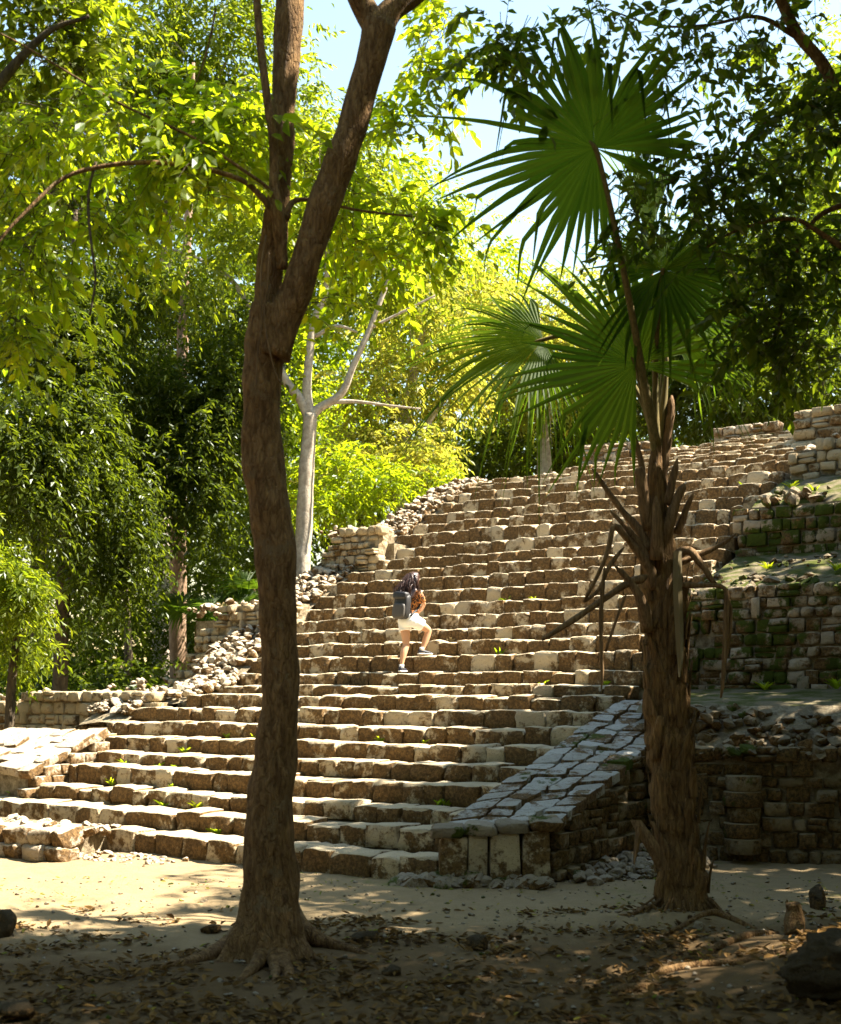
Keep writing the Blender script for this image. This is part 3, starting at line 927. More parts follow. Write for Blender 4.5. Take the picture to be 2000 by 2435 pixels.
# a sloping earth sheet under that rubble
mb = MB(); V = []; F = []
us = np.linspace(3.4, 12.6, 30)
for u in us:
    k = max(1, min(NSTEP, int(np.searchsorted([STEP[q][0] for q in sorted(STEP)], u))))
    for d, dz in ((0.15, -0.12), (-0.4, -0.10), (-0.9, -0.16), (-1.3, -0.4)):
        V.append((SL[k] + d, u, stair_h(u) + dz))
for i in range(len(us) - 1):
    for j in range(3): F.append((i*4+j, i*4+j+1, (i+1)*4+j+1, (i+1)*4+j))
mb.add(V, F); mb.build('earth_slope', M_mortar, rubL, True, Matrix.Translation(O0) @ RS)
# loose stones at the foot of the ramp
pts = []
for i in range(150):
    t = random.random()
    p = S(RS0 - 0.3 + 1.3 * t, ramp_front(RS0 + t) - 0.12 - random.random() * 0.22, 0.0)
    pts.append((p, random.choice((0.07, 0.10, 0.15, 0.20, 0.25))))
for i in range(230):
    t = random.random() ** 0.8; q = random.random()
    p = S(RS1 + 0.08 + q * (0.35 + 0.5 * t), 0.75 + 1.9 * t, 0.10 * (1 - q) * (0.5 + t))
    pts.append((p, random.choice((0.04, 0.06, 0.09, 0.13, 0.18))))
rubF = thing('rubble_bank', 'grey loose stones heaped at the foot of the flagstone ramp', 'rubble', S(0.9, 0))
rubble(rubF, pts, M_rubR, limit=280)

# ------------------------------------------------------------------ leaves
def unit(a): return a / np.maximum(np.linalg.norm(a, axis=-1, keepdims=True), 1e-9)
DOWN = np.array([0, 0, -1.0])

def leaf_arrays(Pb, D, Nn, L, W, rnd, fine=False, fold=0.25, curl=0.12):
    D = unit(D); side = unit(np.cross(D, Nn)); up = np.cross(side, D)
    L = L[:, None]; W = W[:, None]
    n = len(Pb)
    if fine:
        c1 = Pb + D * L * 0.5
        tip = Pb + D * L - up * L * curl
        lift = up * W * fold
        l1 = Pb + D * L * 0.18 + side * W * 0.34 + lift * 0.7; r1 = Pb + D * L * 0.18 - side * W * 0.34 + lift * 0.7
        l2 = Pb + D * L * 0.55 + side * W * 0.50 + lift - up * L * curl * 0.2; r2 = Pb + D * L * 0.55 - side * W * 0.50 + lift - up * L * curl * 0.2
        V = np.stack([Pb, l1, l2, tip, r2, r1, c1], 1).reshape(-1, 3)
        f = np.array([[0, 1, 6], [1, 2, 6], [2, 3, 6], [3, 4, 6], [4, 5, 6], [5, 0, 6]])
        F = (np.arange(n)[:, None, None] * 7 + f[None]).reshape(-1, 3)
        return V, F, np.repeat(rnd, 7)
    tip = Pb + D * L - up * L * curl
    mid = Pb + D * L * 0.45 + up * W * fold
    V = np.stack([Pb, mid + side * W * 0.5, tip, mid - side * W * 0.5], 1).reshape(-1, 3)
    f = np.array([[0, 1, 2], [0, 2, 3]])
    F = (np.arange(n)[:, None, None] * 4 + f[None]).reshape(-1, 3)
    return V, F, np.repeat(rnd, 4)

def spray_leaves(base, axis, Ls, nl, llen, lwid, droop=0.35, flat=0.6):
    """leaflets set alternately along drooping twigs: returns leaf bases, directions, normals, lengths, randoms and twig polylines"""
    n = len(base); axis = unit(axis)
    Ps, Ds, Ns, Lq, Rq = [], [], [], [], []
    tone = rng.random(n); big = 0.65 + 0.7 * rng.random(n)
    sd = unit(np.cross(axis, np.array([0, 0, 1.0]) + 0.35 * rng.normal(size=(n, 3))))
    for j in range(nl):
        t = (j + 0.6 + 0.5 * rng.random(n))[:, None] / nl
        pos = base + axis * Ls[:, None] * t + DOWN * (droop * Ls[:, None] * t ** 2)
        tan = unit(axis + DOWN * 2 * droop * t)
        sg = 1.0 if j % 2 else -1.0
        if j == nl - 1: d = tan + 0.15 * rng.normal(size=(n, 3))
        else: d = tan * 0.55 + sd * sg * 0.85 + DOWN * 0.30 + 0.22 * rng.normal(size=(n, 3))
        nn = np.array([0, 0, flat]) + 0.45 * rng.normal(size=(n, 3))
        Ps.append(pos); Ds.append(d); Ns.append(nn)
        Lq.append(llen * big * (0.7 + 0.6 * rng.random(n))); Rq.append(np.clip(0.65 * tone + 0.5 * rng.random(n) - 0.08, 0, 0.999))
    return np.concatenate(Ps), np.concatenate(Ds), np.concatenate(Ns), np.concatenate(Lq), np.concatenate(Rq)

def blob_sprays(c, rad, n, clump=10, shell=0.5, rin=0.25):
    """spray bases grouped in clumps through an ellipsoid"""
    c = np.array(c, dtype=float); rad = np.array(rad, dtype=float)
    m = max(3, n // clump)
    d = unit(rng.normal(size=(m, 3)))
    r = (shell + (1 - shell) * rng.random(m)) * rng.random(m) ** 0.35
    cc = d * r[:, None]
    k = rng.integers(0, m, n)
    q = cc[k] + rng.normal(size=(n, 3)) * (rin / max(1.0, m / 30) ** 0.25)
    base = c + q * rad
    ax = unit(q * np.array([1, 1, 0.6]) + 1e-6) * 0.6 + rng.normal(size=(n, 3)) * 0.6 + np.array([0, 0, -0.05])
    return base, ax

def crown_mesh(name, blobs, mat, parent, llen, lw, slen, nl, fine=False, droop=0.35, twigs=None, clump=10, fold=0.25, shell=0.5, rin=0.25):
    """blobs: (centre, radii, number of sprays)"""
    Vs, Fs, Rs = [], [], []; o = 0
    tw = MB() if twigs else None
    for c, rad, n in blobs:
        b, a = blob_sprays(c, rad, n, clump, shell, rin)
        Ls = slen * (0.6 + 0.8 * rng.random(n))
        p, d, nn, L, r = spray_leaves(b, a, Ls, nl, llen, lw, droop)
        V, F, R = leaf_arrays(p, d, nn, L, L * lw, r, fine, fold)
        Vs.append(V); Fs.append(F + o); Rs.append(R); o += len(V)
        if tw is not None:
            au = unit(a)
            for i in range(n):
                pts = [b[i] - au[i] * Ls[i] * 0.35]
                for t in (0.0, 0.4, 0.75, 1.0):
                    pts.append(b[i] + au[i] * Ls[i] * t + DOWN * droop * Ls[i] * t * t)
                path = [(*q, 0.0035 * (1 - 0.16 * e)) for e, q in enumerate(pts)]
                tw.add(*tube(path, 3, cap=False))
    ob = mesh_obj(name, np.concatenate(Vs), np.concatenate(Fs), mat, parent, False, np.concatenate(Rs))
    if tw is not None:
        t = tw.build('twigs', twigs, parent, True); t['kind'] = 'stuff'
    return ob

def B(px, py, Y, rx, ry, n, rd=None):
    """foliage mass given by where it is seen: pixel centre, depth, pixel radii"""
    k = Y / FP
    return (P(px, py, Y), (rx * k, (rd if rd else max(rx, ry) * 0.75 * k), ry * k), n)

def limb(name, pts, mat, parent, sides=10, amp=0.10, freq=3.0, n=6, seed=1):
    V, F = tube(smooth_path(pts, n), sides, amp, freq, seed)
    return mesh_obj(name, V, F, mat, parent, True)

def px_path(rows, Y0):
    """rows of (px, py, diameter px[, depth]) -> world path"""
    out = []
    for r in rows:
        Y = r[3] if len(r) > 3 else Y0
        p = P(r[0], r[1], Y)
        out.append((p.x, p.y, p.z, r[2] * 0.5 * Y / FP))
    return out

# ------------------------------------------------------------------ the leaning forked tree in front
TY = 8.75
fork_tree = thing('forked_tree', 'tall forked brown-barked tree with spreading roots in front of the stairs', 'tree', G(640, 2270))
main = [(640, 2330, 175), (640, 2285, 168), (640, 2230, 150), (642, 2160, 132), (643, 2080, 124), (642, 1990, 116), (644, 1900, 110), (656, 1800, 98), (664, 1700, 90),
        (667, 1600, 88), (664, 1500, 88), (658, 1400, 92), (650, 1280, 96), (632, 1150, 96), (622, 1045, 94), (623, 930, 94), (630, 840, 100), (640, 780, 106), (650, 735, 100)]
V, F = tube(smooth_path(px_path(main, TY), 10), 44, 0.16, 5.0, 2)
cx = G(640, 2270)
V2 = []
for v in V:          # flare and buttresses at the foot
    z = v.z; k = math.exp(-max(z, 0) / 0.22)
    d = Vector((v.x - cx.x, v.y - cx.y, 0)); a = math.atan2(d.y, d.x)
    fl = 1 + k * (0.06 + 0.45 * max(0, math.cos(3 * a + 0.9)) ** 2 + 0.25 * max(0, math.cos(5 * a - 0.5)) ** 3)
    rg = 1 + 0.05 * math.cos(7 * a + 2 * noise.noise(Vector((0, 0, z * 0.8)))) * math.exp(-max(z, 0) / 1.2)
    V2.append(Vector((cx.x + d.x * fl * rg if z < 1.5 else v.x, cx.y + d.y * fl * rg if z < 1.5 else v.y, v.z)))
mesh_obj('trunk', V2, F, M_bark, fork_tree, True)
limb('stem', px_path([(622, 860, 78, 8.77), (634, 760, 70, 8.8), (637, 690, 64, 8.8), (650, 576, 65, 8.8), (663, 460, 56, 8.8), (672, 340, 57, 8.8), (675, 230, 58, 8.8), (684, 100, 66, 8.8), (690, -20, 70, 8.8), (690, -200, 66, 8.85), (700, -420, 50, 8.9), (705, -700, 34, 9)], TY), M_bark, fork_tree, 20, 0.14, 5.0)
limb('stem', px_path([(650, 850, 82, 8.7), (672, 765, 80, 8.68), (706, 690, 78, 8.66), (741, 576, 72, 8.65), (780, 460, 76, 8.65), (828, 330, 72, 8.65), (858, 230, 70, 8.65), (888, 120, 74, 8.65), (902, 60, 80, 8.65)], TY), M_bark, fork_tree, 20, 0.12, 5.0)
limb('stem', px_path([(900, 75, 72, 8.65), (872, 30, 60, 8.65), (845, -30, 56, 8.62), (800, -160, 50, 8.6), (760, -400, 36, 8.5)], TY), M_bark, fork_tree, 14, 0.1)
limb('stem', px_path([(900, 75, 70, 8.66), (930, 25, 56, 8.7), (985, -10, 44, 8.75), (1080, -90, 38, 8.8), (1250, -300, 26, 9)], TY), M_bark, fork_tree, 14, 0.1)
limb('stem', px_path([(672, 640, 26, 8.66), (668, 580, 32, 8.64), (660, 510, 30, 8.6), (652, 440, 24, 8.6), (651, 345, 22, 8.6), (636, 240, 20, 8.6), (620, 110, 19, 8.6), (610, -20, 18, 8.6), (600, -200, 14, 8.6)], TY), M_bark, fork_tree, 12, 0.15, 8)
arch = [(668, 560, 20, 8.62), (645, 500, 17, 8.58), (612, 458, 14, 8.55), (565, 424, 12, 8.5), (461, 396, 11, 8.45), (346, 386, 11, 8.4), (230, 398, 10, 8.35), (144, 428, 9, 8.3), (58, 507, 8, 8.2), (0, 570, 7, 8.15), (-80, 680, 5, 8.1)]
limb('branch', px_path(arch, TY), M_bark, fork_tree, 8, 0.1)
limb('branch', px_path([(660, 490, 10, 8.6), (640, 450, 9, 8.55), (576, 403, 8, 8.5), (461, 328, 7, 8.5), (288, 248, 6, 8.5), (173, 179, 5, 8.5), (58, 109, 4.5, 8.5), (-40, 60, 4, 8.5)], TY), M_bark, fork_tree, 6, 0.05)
limb('branch', px_path([(680, 520, 18, 8.66), (692, 485, 14, 8.7), (720, 474, 10, 8.75), (760, 480, 8, 8.8), (865, 502, 6, 8.9), (980, 514, 4, 9)], TY), M_bark, fork_tree, 8, 0.1)
limb('branch', px_path([(228, 385, 7, 8.36), (212, 450, 7, 8.36), (211, 520, 7, 8.36), (220, 600, 6.5, 8.36), (227, 665, 6, 8.36), (214, 750, 5, 8.36)], TY), M_barkdark, fork_tree, 6, 0.2, 12)
limb('branch', px_path([(513, 20, 5, 8.5), (500, 90, 4.5, 8.5), (480, 160, 4, 8.5), (460, 210, 3, 8.5)], TY), M_bark, fork_tree, 5, 0.05)
limb('vine', px_path([(632, 560, 5, 8.55), (620, 650, 5, 8.52), (622, 760, 5, 8.5), (612, 850, 5, 8.5), (608, 960, 4, 8.5)], TY), M_petiole, fork_tree, 5, 0.05)
limb('vine', px_path([(640, 600, 4.5, 8.5), (636, 680, 4.5, 8.5), (628, 745, 4.5, 8.5), (640, 830, 4.5, 8.48), (660, 900, 4, 8.5), (672, 915, 4, 8.55)], TY), M_petiole, fork_tree, 5, 0.05)
def root_path(rows):
    out = []
    for px, py, d, zz in rows:
        g = G(px, py); out.append((g.x, g.y, gz(g.x, g.y) + zz, d * 0.5 * g.y / FP))
    return out
for rows in ([(630, 2225, 90, .22), (590, 2245, 62, .12), (545, 2262, 44, .055), (490, 2280, 36, .02), (440, 2292, 30, .0), (385, 2300, 24, -.012), (350, 2306, 16, -.02)],
             [(640, 2240, 80, .2), (628, 2268, 56, .12), (622, 2292, 40, .06), (606, 2310, 34, .03), (588, 2322, 24, .005), (570, 2334, 14, -.01)],
             [(650, 2240, 80, .2), (664, 2275, 56, .10), (672, 2300, 38, .05), (684, 2318, 30, .02), (690, 2335, 18, -.01)],
             [(665, 2230, 90, .2), (712, 2245, 58, .11), (760, 2252, 38, .05), (815, 2258, 26, .02), (860, 2264, 16, .0), (905, 2268, 10, -.015)],
             [(640, 2250, 60, .15), (650, 2290, 40, .07), (655, 2316, 28, .02), (652, 2338, 16, -.01)]):
    limb('root', root_path(rows), M_bark, fork_tree, 12, 0.18, 6.0)
# leaves: hanging sprays along the lower boughs and a wide crown above the picture
blobs = [B(140, 300, 9.20, 170, 100, 70), B(330, 290, 9.00, 150, 90, 60), B(500, 330, 8.90, 140, 120, 70), B(420, 450, 8.90, 190, 70, 58), B(150, 480, 8.90, 150, 80, 52),
         B(60, 620, 8.90, 90, 120, 44), B(40, 790, 9.00, 60, 110, 30), B(580, 240, 9.20, 90, 100, 30), B(730, 400, 9.50, 90, 100, 34), B(860, 450, 9.60, 150, 80, 46), B(960, 540, 9.70, 120, 90, 36),
         B(880, 640, 9.70, 110, 60, 10), B(735, 760, 9.30, 36, 70, 9), B(1010, 180, 9.70, 110, 130, 34), B(960, 330, 9.70, 80, 90, 22), B(1070, 60, 9.70, 70, 60, 16), B(780, 560, 9.60, 70, 90, 10)]
crown_mesh('crown', blobs, M_leafbright, fork_tree, 0.105, 0.46, 0.40, 9, True, 0.45, M_barkdark, 9)
high = [((-1.2, 8.6, 10.6), (1.6, 1.0, 0.8), 36), ((0.6, 9.2, 10.8), (1.5, 1.0, 0.8), 40), ((1.8, 5.4, 9.6), (1.2, 2.2, 0.9), 260)]
crown_mesh('upper_crown', high, M_leafbright, fork_tree, 0.17, 0.5, 0.6, 9, False, 0.4, None, 9)

# ------------------------------------------------------------------ broad-leaved tree at the upper left edge
left_tree = thing('broadleaf_tree', 'dark leafy tree crown hanging into the upper left corner', 'tree', (-4.6, 9.6, 0))
limb('trunk', [(-4.6, 9.6, -0.1, 0.26), (-4.55, 9.6, 2, 0.21), (-4.3, 9.5, 4.5, 0.18), (-3.9, 9.4, 6.5, 0.13), (-3.4, 9.4, 8.2, 0.08)], M_barkdark, left_tree, 12)
limb('limb', [(-4.3, 9.5, 4.8, 0.10), (-3.6, 9.3, 6.0, 0.06), (-2.9, 9.2, 6.8, 0.03), (-2.5, 9.2, 7.0, 0.012)], M_barkdark, left_tree, 8)
crown_mesh('crown', [B(70, 90, 9.6, 190, 150, 150), B(-60, 330, 9.6, 120, 150, 60), B(150, 30, 9.9, 130, 90, 70), ((-3.6, 9.6, 8.6), (1.2, 1.2, 1.0), 160)], M_leafmid, left_tree, 0.105, 0.46, 0.38, 9, True, 0.4, M_barkdark, 9)

# ------------------------------------------------------------------ dark tree on the right, branches hanging in from above
right_tree = thing('overhanging_tree', 'dark glossy-leaved tree whose branches hang in at the upper right', 'tree', (5.1, 9.9, 0))
limb('trunk', [(5.1, 9.9, -0.1, 0.34), (5.0, 9.9, 1.5, 0.27), (4.8, 9.8, 3.5, 0.24), (4.5, 9.7, 5.5, 0.2), (4.4, 9.6, 7.6, 0.15), (4.6, 9.6, 10, 0.08)], M_barkdark, right_tree, 14)
limb('branch', px_path([(2120, 500, 44, 9.7), (2040, 330, 34, 9.7), (1990, 225, 30, 9.7), (1955, 150, 28, 9.7), (1900, 85, 26, 9.7), (1870, 30, 24, 9.7), (1830, -60, 20, 9.7)], 9.7), M_bark, right_tree, 10, 0.15)
limb('branch', px_path([(2110, 560, 26, 9.6), (2010, 290, 18, 9.6), (1956, 215, 14, 9.6), (1880, 262, 11, 9.6), (1806, 305, 9, 9.6), (1720, 400, 6, 9.6), (1640, 470, 4, 9.6)], 9.6), M_bark, right_tree, 8, 0.1)
limb('branch', px_path([(2080, 640, 20, 9.4), (1960, 560, 13, 9.4), (1880, 520, 10, 9.4), (1760, 545, 7, 9.4), (1660, 600, 4, 9.4)], 9.4), M_bark, right_tree, 8, 0.1)
limb('branch', px_path([(2060, 470, 18, 9.8), (1940, 520, 11, 9.8), (1880, 640, 8, 9.8), (1860, 740, 6, 9.8), (1830, 840, 3, 9.8)], 9.8), M_bark, right_tree, 8, 0.1)
limb('branch', px_path([(1900, 90, 14, 9.7), (1800, 40, 9, 9.6), (1680, 60, 7, 9.5), (1560, 60, 5, 9.5), (1440, 20, 3, 9.5)], 9.7), M_bark, right_tree, 6, 0.1)
blobs = [B(1250, 60, 9.2, 110, 80, 30), B(1210, 160, 9.2, 60, 70, 9), B(1430, 90, 9.4, 80, 90, 14), B(1560, 110, 9.4, 110, 100, 20), B(1640, 260, 9.4, 130, 110, 18), B(1790, 110, 9.6, 160, 120, 34), B(1900, 330, 9.6, 140, 130, 66),
         B(1740, 440, 9.4, 160, 90, 50), B(1600, 420, 9.4, 120, 80, 22), B(1660, 560, 9.4, 140, 90, 36), B(1900, 580, 9.6, 130, 130, 70), B(1800, 720, 9.6, 110, 130, 46), B(1930, 800, 9.6, 90, 120, 40), B(1960, 120, 9.8, 90, 160, 40), B(1520, 520, 9.3, 60, 90, 14)]
crown_mesh('crown', blobs, M_leafshade, right_tree, 0.105, 0.46, 0.36, 8, True, 0.4, M_barkdark, 8)
high = [((6.4, 9.0, 8.8), (2.2, 1.0, 2.2), 620), ((7.4, 12.6, 8.2), (2.0, 1.6, 2.4), 640), ((7.9, 15.6, 8.0), (2.0, 1.6, 2.2), 520), ((5.4, 7.2, 8.8), (2.8, 1.5, 1.6), 900),  # unseen leaf masses, placed to shade the foreground, ramp and top fan
        ((8.6, 12.5, 10.6), (2.2, 2.4, 1.6), 560), ((5.0, 5.2, 8.4), (3.0, 1.6, 1.4), 760), ((5.0, 3.0, 8.0), (3.2, 1.6, 1.4), 620), ((3.3, 9.0, 8.6), (1.4, 0.75, 0.6), 380), ((9.2, 7.0, 9.5), (2.2, 2.6, 1.8), 620), ((4.0, 8.6, 9.8), (2.0, 0.9, 0.8), 360),
        ((7.0, 10.7, 7.0), (1.6, 1.0, 2.2), 520), ((6.0, 13.6, 7.4), (1.2, 2.0, 1.5), 560)]
crown_mesh('upper_crown', high, M_leafshade, right_tree, 0.19, 0.5, 0.6, 9, False, 0.4, None, 9)

# ------------------------------------------------------------------ the fan palm
PY = 10.2
palm = thing('fan_palm', 'fan palm with a fibrous trunk and broken leaf stubs beside the ramp', 'palm', G(1625, 2190))
pp = [(1626, 2230, 150), (1626, 2190, 146), (1622, 2130, 128), (1614, 2050, 112), (1606, 1950, 106), (1598, 1850, 104), (1590, 1750, 102), (1583, 1650, 100), (1580, 1550, 100), (1578, 1450, 104), (1575, 1380, 98), (1568, 1300, 74), (1563, 1220, 56), (1561, 1150, 42), (1560, 1090, 32), (1562, 1040, 20)]
V, F = tube(smooth_path(px_path(pp, PY), 7), 26, 0.26, 7.0, 5)
mesh_obj('trunk', V, F, M_palmbark, palm, True)
trunk_c = smooth_path(px_path(pp, PY), 6)
def trunk_at(z):
    i = int(np.argmin(np.abs(trunk_c[:, 2] - z))); return trunk_c[i]
# old leaf bases: flattened wedges hugging the trunk in a criss-cross
k = 0
for z in np.arange(0.22, 2.75, 0.045):
    c = trunk_at(z)
    a = k * 2.399 + random.uniform(-0.2, 0.2); k += 1
    if math.sin(a) > 0.55: continue           # the far side is not seen
    L = random.uniform(0.22, 0.46); w = random.uniform(0.035, 0.075); tw = random.choice((-1, 1)) * random.uniform(0.15, 0.75)
    pts = []
    for t in (0, 0.25, 0.5, 0.75, 1.0):
        aa = a + tw * t
        out = c[3] * 0.98 + 0.005 + 0.045 * t ** 2
        pts.append((c[0] + math.cos(aa) * out, c[1] + math.sin(aa) * out, z + L * t, w * (1 - 0.50 * t) * (0.8 if t == 1 else 1)))
    V = []; F = []
    for j, q in enumerate(pts):
        ca, sa = math.cos(a + tw * j / 4), math.sin(a + tw * j / 4)
        for m in range(6):
            b = 2 * math.pi * m / 6
            x = math.cos(b) * q[3]; y = math.sin(b) * q[3] * 0.28
            V.append((q[0] - sa * x + ca * y, q[1] + ca * x + sa * y, q[2] + 0.015 * noise.noise(Vector((m, z * 9, j)))))
    for j in range(4):
        for m in range(6): F.append((j*6+m, j*6+(m+1) % 6, (j+1)*6+(m+1) % 6, (j+1)*6+m))
    F.append(tuple(range(24, 30)))
    mesh_obj('leaf_base', V, F, M_palmbark, palm, True)
def flat_stub(name, rows, mat, flat=0.45):
    """broken petiole: flattened bar widening towards the trunk, split ragged end"""
    path = smooth_path(px_path(rows, PY), 4)
    path[0, 3] *= 0.25; path[1, 3] *= 0.8
    V, F = tube(path, 8, 0.30, 14, len(rows) + rows[0][0])
    c = path
    return mesh_obj(name, V, F, mat, palm, True)
stubs = [[(1409, 1115, 15, 10.1), (1440, 1160, 16, 10.1), (1480, 1215, 20, 10.1), (1520, 1262, 30, 10.1), (1535, 1310, 44, 10.1)],
         [(1449, 1213, 12, 10.0), (1490, 1255, 17, 10.0), (1522, 1300, 30, 10.05), (1540, 1345, 40, 10.1)],
         [(1455, 1245, 16, 10.0), (1500, 1290, 22, 10.0), (1540, 1345, 34, 10.05), (1556, 1400, 44, 10.1)],
         [(1461, 1345, 16, 9.95), (1495, 1380, 21, 9.95), (1525, 1430, 34, 9.98), (1540, 1500, 44, 10.05)],
         [(1503, 1020, 15, 10.1), (1520, 1080, 17, 10.1), (1532, 1150, 22, 10.1), (1542, 1230, 36, 10.12)],
         [(1512, 1115, 36, 10.02), (1522, 1130, 34, 10.02), (1532, 1190, 36, 10.05), (1545, 1260, 46, 10.1)],
         [(1611, 1090, 16, 10.15), (1600, 1140, 22, 10.15), (1585, 1200, 32, 10.15)],
         [(1628, 1150, 26, 10.1), (1612, 1185, 28, 10.1), (1590, 1250, 38, 10.1), (1580, 1310, 44, 10.15)],
         [(1650, 1170, 10, 10.2), (1630, 1215, 20, 10.2), (1610, 1270, 26, 10.2)],
         [(1560, 1180, 26, 9.95), (1562, 1260, 34, 9.95), (1560, 1330, 44, 10.0)],
         [(1598, 940, 22, 10.25), (1592, 1000, 28, 10.25), (1580, 1080, 34, 10.25), (1572, 1170, 40, 10.25)]]
for r_ in stubs: flat_stub('leaf_stub', [(q[0], q[1], q[2] * 0.78, *q[3:]) for q in r_], M_petiole)
# dead petioles bent down with straps of dry leaf
flat_stub('dead_petiole', [(1540, 1370, 30, 10.0), (1480, 1395, 17, 9.95), (1400, 1450, 15, 9.9), (1330, 1496, 13, 9.85), (1288, 1521, 9, 9.85)], M_petiole)
flat_stub('dead_petiole', [(1500, 1290, 18, 9.95), (1462, 1250, 13, 9.93), (1448, 1300, 11, 9.92), (1430, 1350, 10, 9.9), (1388, 1432, 8, 9.9)], M_petiole)
flat_stub('dead_petiole', [(1485, 1300, 12, 9.9), (1450, 1345, 10, 9.9), (1425, 1400, 9, 9.9), (1392, 1430, 7, 9.9)], M_petiole)
flat_stub('dead_petiole', [(1438, 1345, 9, 9.88), (1431, 1430, 10, 9.88), (1429, 1520, 10, 9.88), (1432, 1600, 8, 9.88), (1430, 1640, 4, 9.88)], M_petiole)
flat_stub('dead_petiole', [(1490, 1410, 9, 9.9), (1465, 1475, 8, 9.9), (1440, 1550, 6, 9.9)], M_petiole)
flat_stub('dead_petiole', [(1600, 1320, 26, 10.05), (1640, 1310, 22, 10.0), (1670, 1345, 17, 9.98), (1700, 1390, 12, 9.97)], M_petiole)
flat_stub('dead_petiole', [(1600, 1345, 22, 10.1), (1660, 1320, 14, 10.1), (1715, 1295, 11, 10.1), (1750, 1270, 6, 10.1)], M_petiole)
flat_stub('dead_petiole', [(1600, 1392, 20, 10.0), (1660, 1392, 13, 9.97), (1722, 1398, 11, 9.95), (1727, 1450, 12, 9.95), (1724, 1540, 13, 9.95), (1719, 1620, 10, 9.95), (1714, 1660, 5, 9.95)], M_petiole)
flat_stub('dead_petiole', [(1722, 1410, 9, 9.98), (1738, 1450, 9, 9.98), (1732, 1530, 9, 9.98), (1724, 1570, 5, 9.98)], M_petiole)
def strap(name, rows, mat):
    """dry flat leaf strip, folded along its middle"""
    path = smooth_path(px_path(rows, PY), 4); V = []; F = []
    for q in path:
        V += [(q[0] - q[3], q[1] + 0.01, q[2]), (q[0], q[1] - 0.012, q[2]), (q[0] + q[3], q[1] + 0.01, q[2]), (q[0], q[1] + 0.004, q[2])]
    for i in range(len(path) - 1):
        for m in range(4): F.append((i*4+m, i*4+(m+1) % 4, (i+1)*4+(m+1) % 4, (i+1)*4+m))
    return mesh_obj(name, V, F, mat, palm, False)
strap('dry_strap', [(1612, 1310, 20, 9.9), (1612, 1400, 22, 9.88), (1616, 1500, 20, 9.88), (1618, 1570, 14, 9.88), (1616, 1610, 4, 9.88)], M_palmdry)
strap('dry_strap', [(1512, 1950, 26, 9.95), (1530, 1980, 34, 9.92), (1556, 2020, 36, 9.92), (1580, 2070, 30, 9.95)], M_petiole)
strap('dry_strap', [(1520, 1965, 12, 9.9), (1515, 2010, 13, 9.9), (1508, 2055, 5, 9.9)], M_petiole)

def frond(hub, tip, facing, R, nseg=42, spread=300, fuse=0.45, petiole=None, seed=0, hang=0.35, sag=0.10, mat=None, cup=0.12, parent=None, asym=0.34):
    """fan leaf: folded segments joined near the hub, free and drooping at the tips"""
    r = random.Random(seed)
    e1 = (Vector(tip) - Vector(hub)).normalized()
    f = Vector(facing); e3 = (f - e1 * f.dot(e1)).normalized(); e2 = e3.cross(e1)
    V = []; F = []; rnd = []
    da = math.radians(spread) / nseg
    rows = [0.0, 0.14, 0.28, 0.40, 0.50, 0.58, 0.66, 0.74, 0.82, 0.91, 1.0]
    hub = Vector(hub)
    for i in range(nseg):
        a = (i + 0.5 - nseg / 2) * da
        Rl = R * (1 - asym + asym * math.cos(a * 0.5)) * r.uniform(0.86, 1.08)
        if r.random() < 0.06: Rl *= r.uniform(0.6, 0.8)
        fz = min(0.85, fuse * R / Rl * (1 + 0.12 * math.sin(i * 0.9 + seed)) * r.uniform(0.9, 1.1))
        kink = r.uniform(0.50, 0.84); hanging = r.random() < hang
        bend = r.gauss(0, 0.07); drp = r.uniform(0.3, 2.2)
        dirv = e1 * math.cos(a) + e2 * math.sin(a)
        latv = -e1 * math.sin(a) + e2 * math.cos(a)
        if abs(a) > 0.3 and r.random() < 0.05: continue
        tone = r.random()
        o = len(V)
        kpos = None
        for t in rows:
            rr = t * Rl
            w = rr * math.tan(da / 2) * 1.01 if t <= fz else fz * Rl * math.tan(da / 2) * max(0.03, (1 - (t - fz) / (1 - fz)) ** 0.95)
            fr_ = max(0.0, t - fz)
            q_ = rr / R; dd = 1 + (drp - 1) * min(1.0, fr_ * 4)
            p = hub + dirv * rr - e3 * (cup * R * q_ * q_) + latv * (bend * Rl * fr_ * 1.6) + Vector((0, 0, -sag * dd * R * q_ ** 3))
            if hanging and t > kink:
                if kpos is None: kq = kink * Rl / R; kpos = hub + dirv * (kink * Rl) - e3 * (cup * R * kq * kq) + latv * (bend * Rl * max(0.0, kink - fz) * 1.6) + Vector((0, 0, -sag * (1 + (drp - 1) * min(1.0, max(0.0, kink - fz) * 4)) * R * kq ** 3))
                q = (t - kink) * Rl
                p = kpos + (dirv * 0.18 + Vector((0, 0, -1.0))).normalized() * q
            V += [p - latv * w + e3 * w * 0.42, p - e3 * w * 0.32, p + latv * w + e3 * w * 0.42]
            rnd += [tone] * 3
        for j in range(len(rows) - 1):
            b = o + j * 3
            F += [(b, b + 1, b + 4, b + 3), (b + 1, b + 2, b + 5, b + 4)]
    fo = mesh_obj('frond', np.array([tuple(v) for v in V]), np.array(F), mat or M_palm, parent or palm, False, rnd)
    if petiole:
        pe = Vector(petiole[-1][:3]) + e1 * 0.05 * R - e3 * 0.004; petiole = list(petiole) + [(pe.x, pe.y, pe.z, petiole[-1][3] * 0.35)]
        Vp, Fp = tube(smooth_path(petiole, 6), 8, 0.0)
        mesh_obj('petiole', Vp, Fp, M_petgreen, fo, True)
    return fo
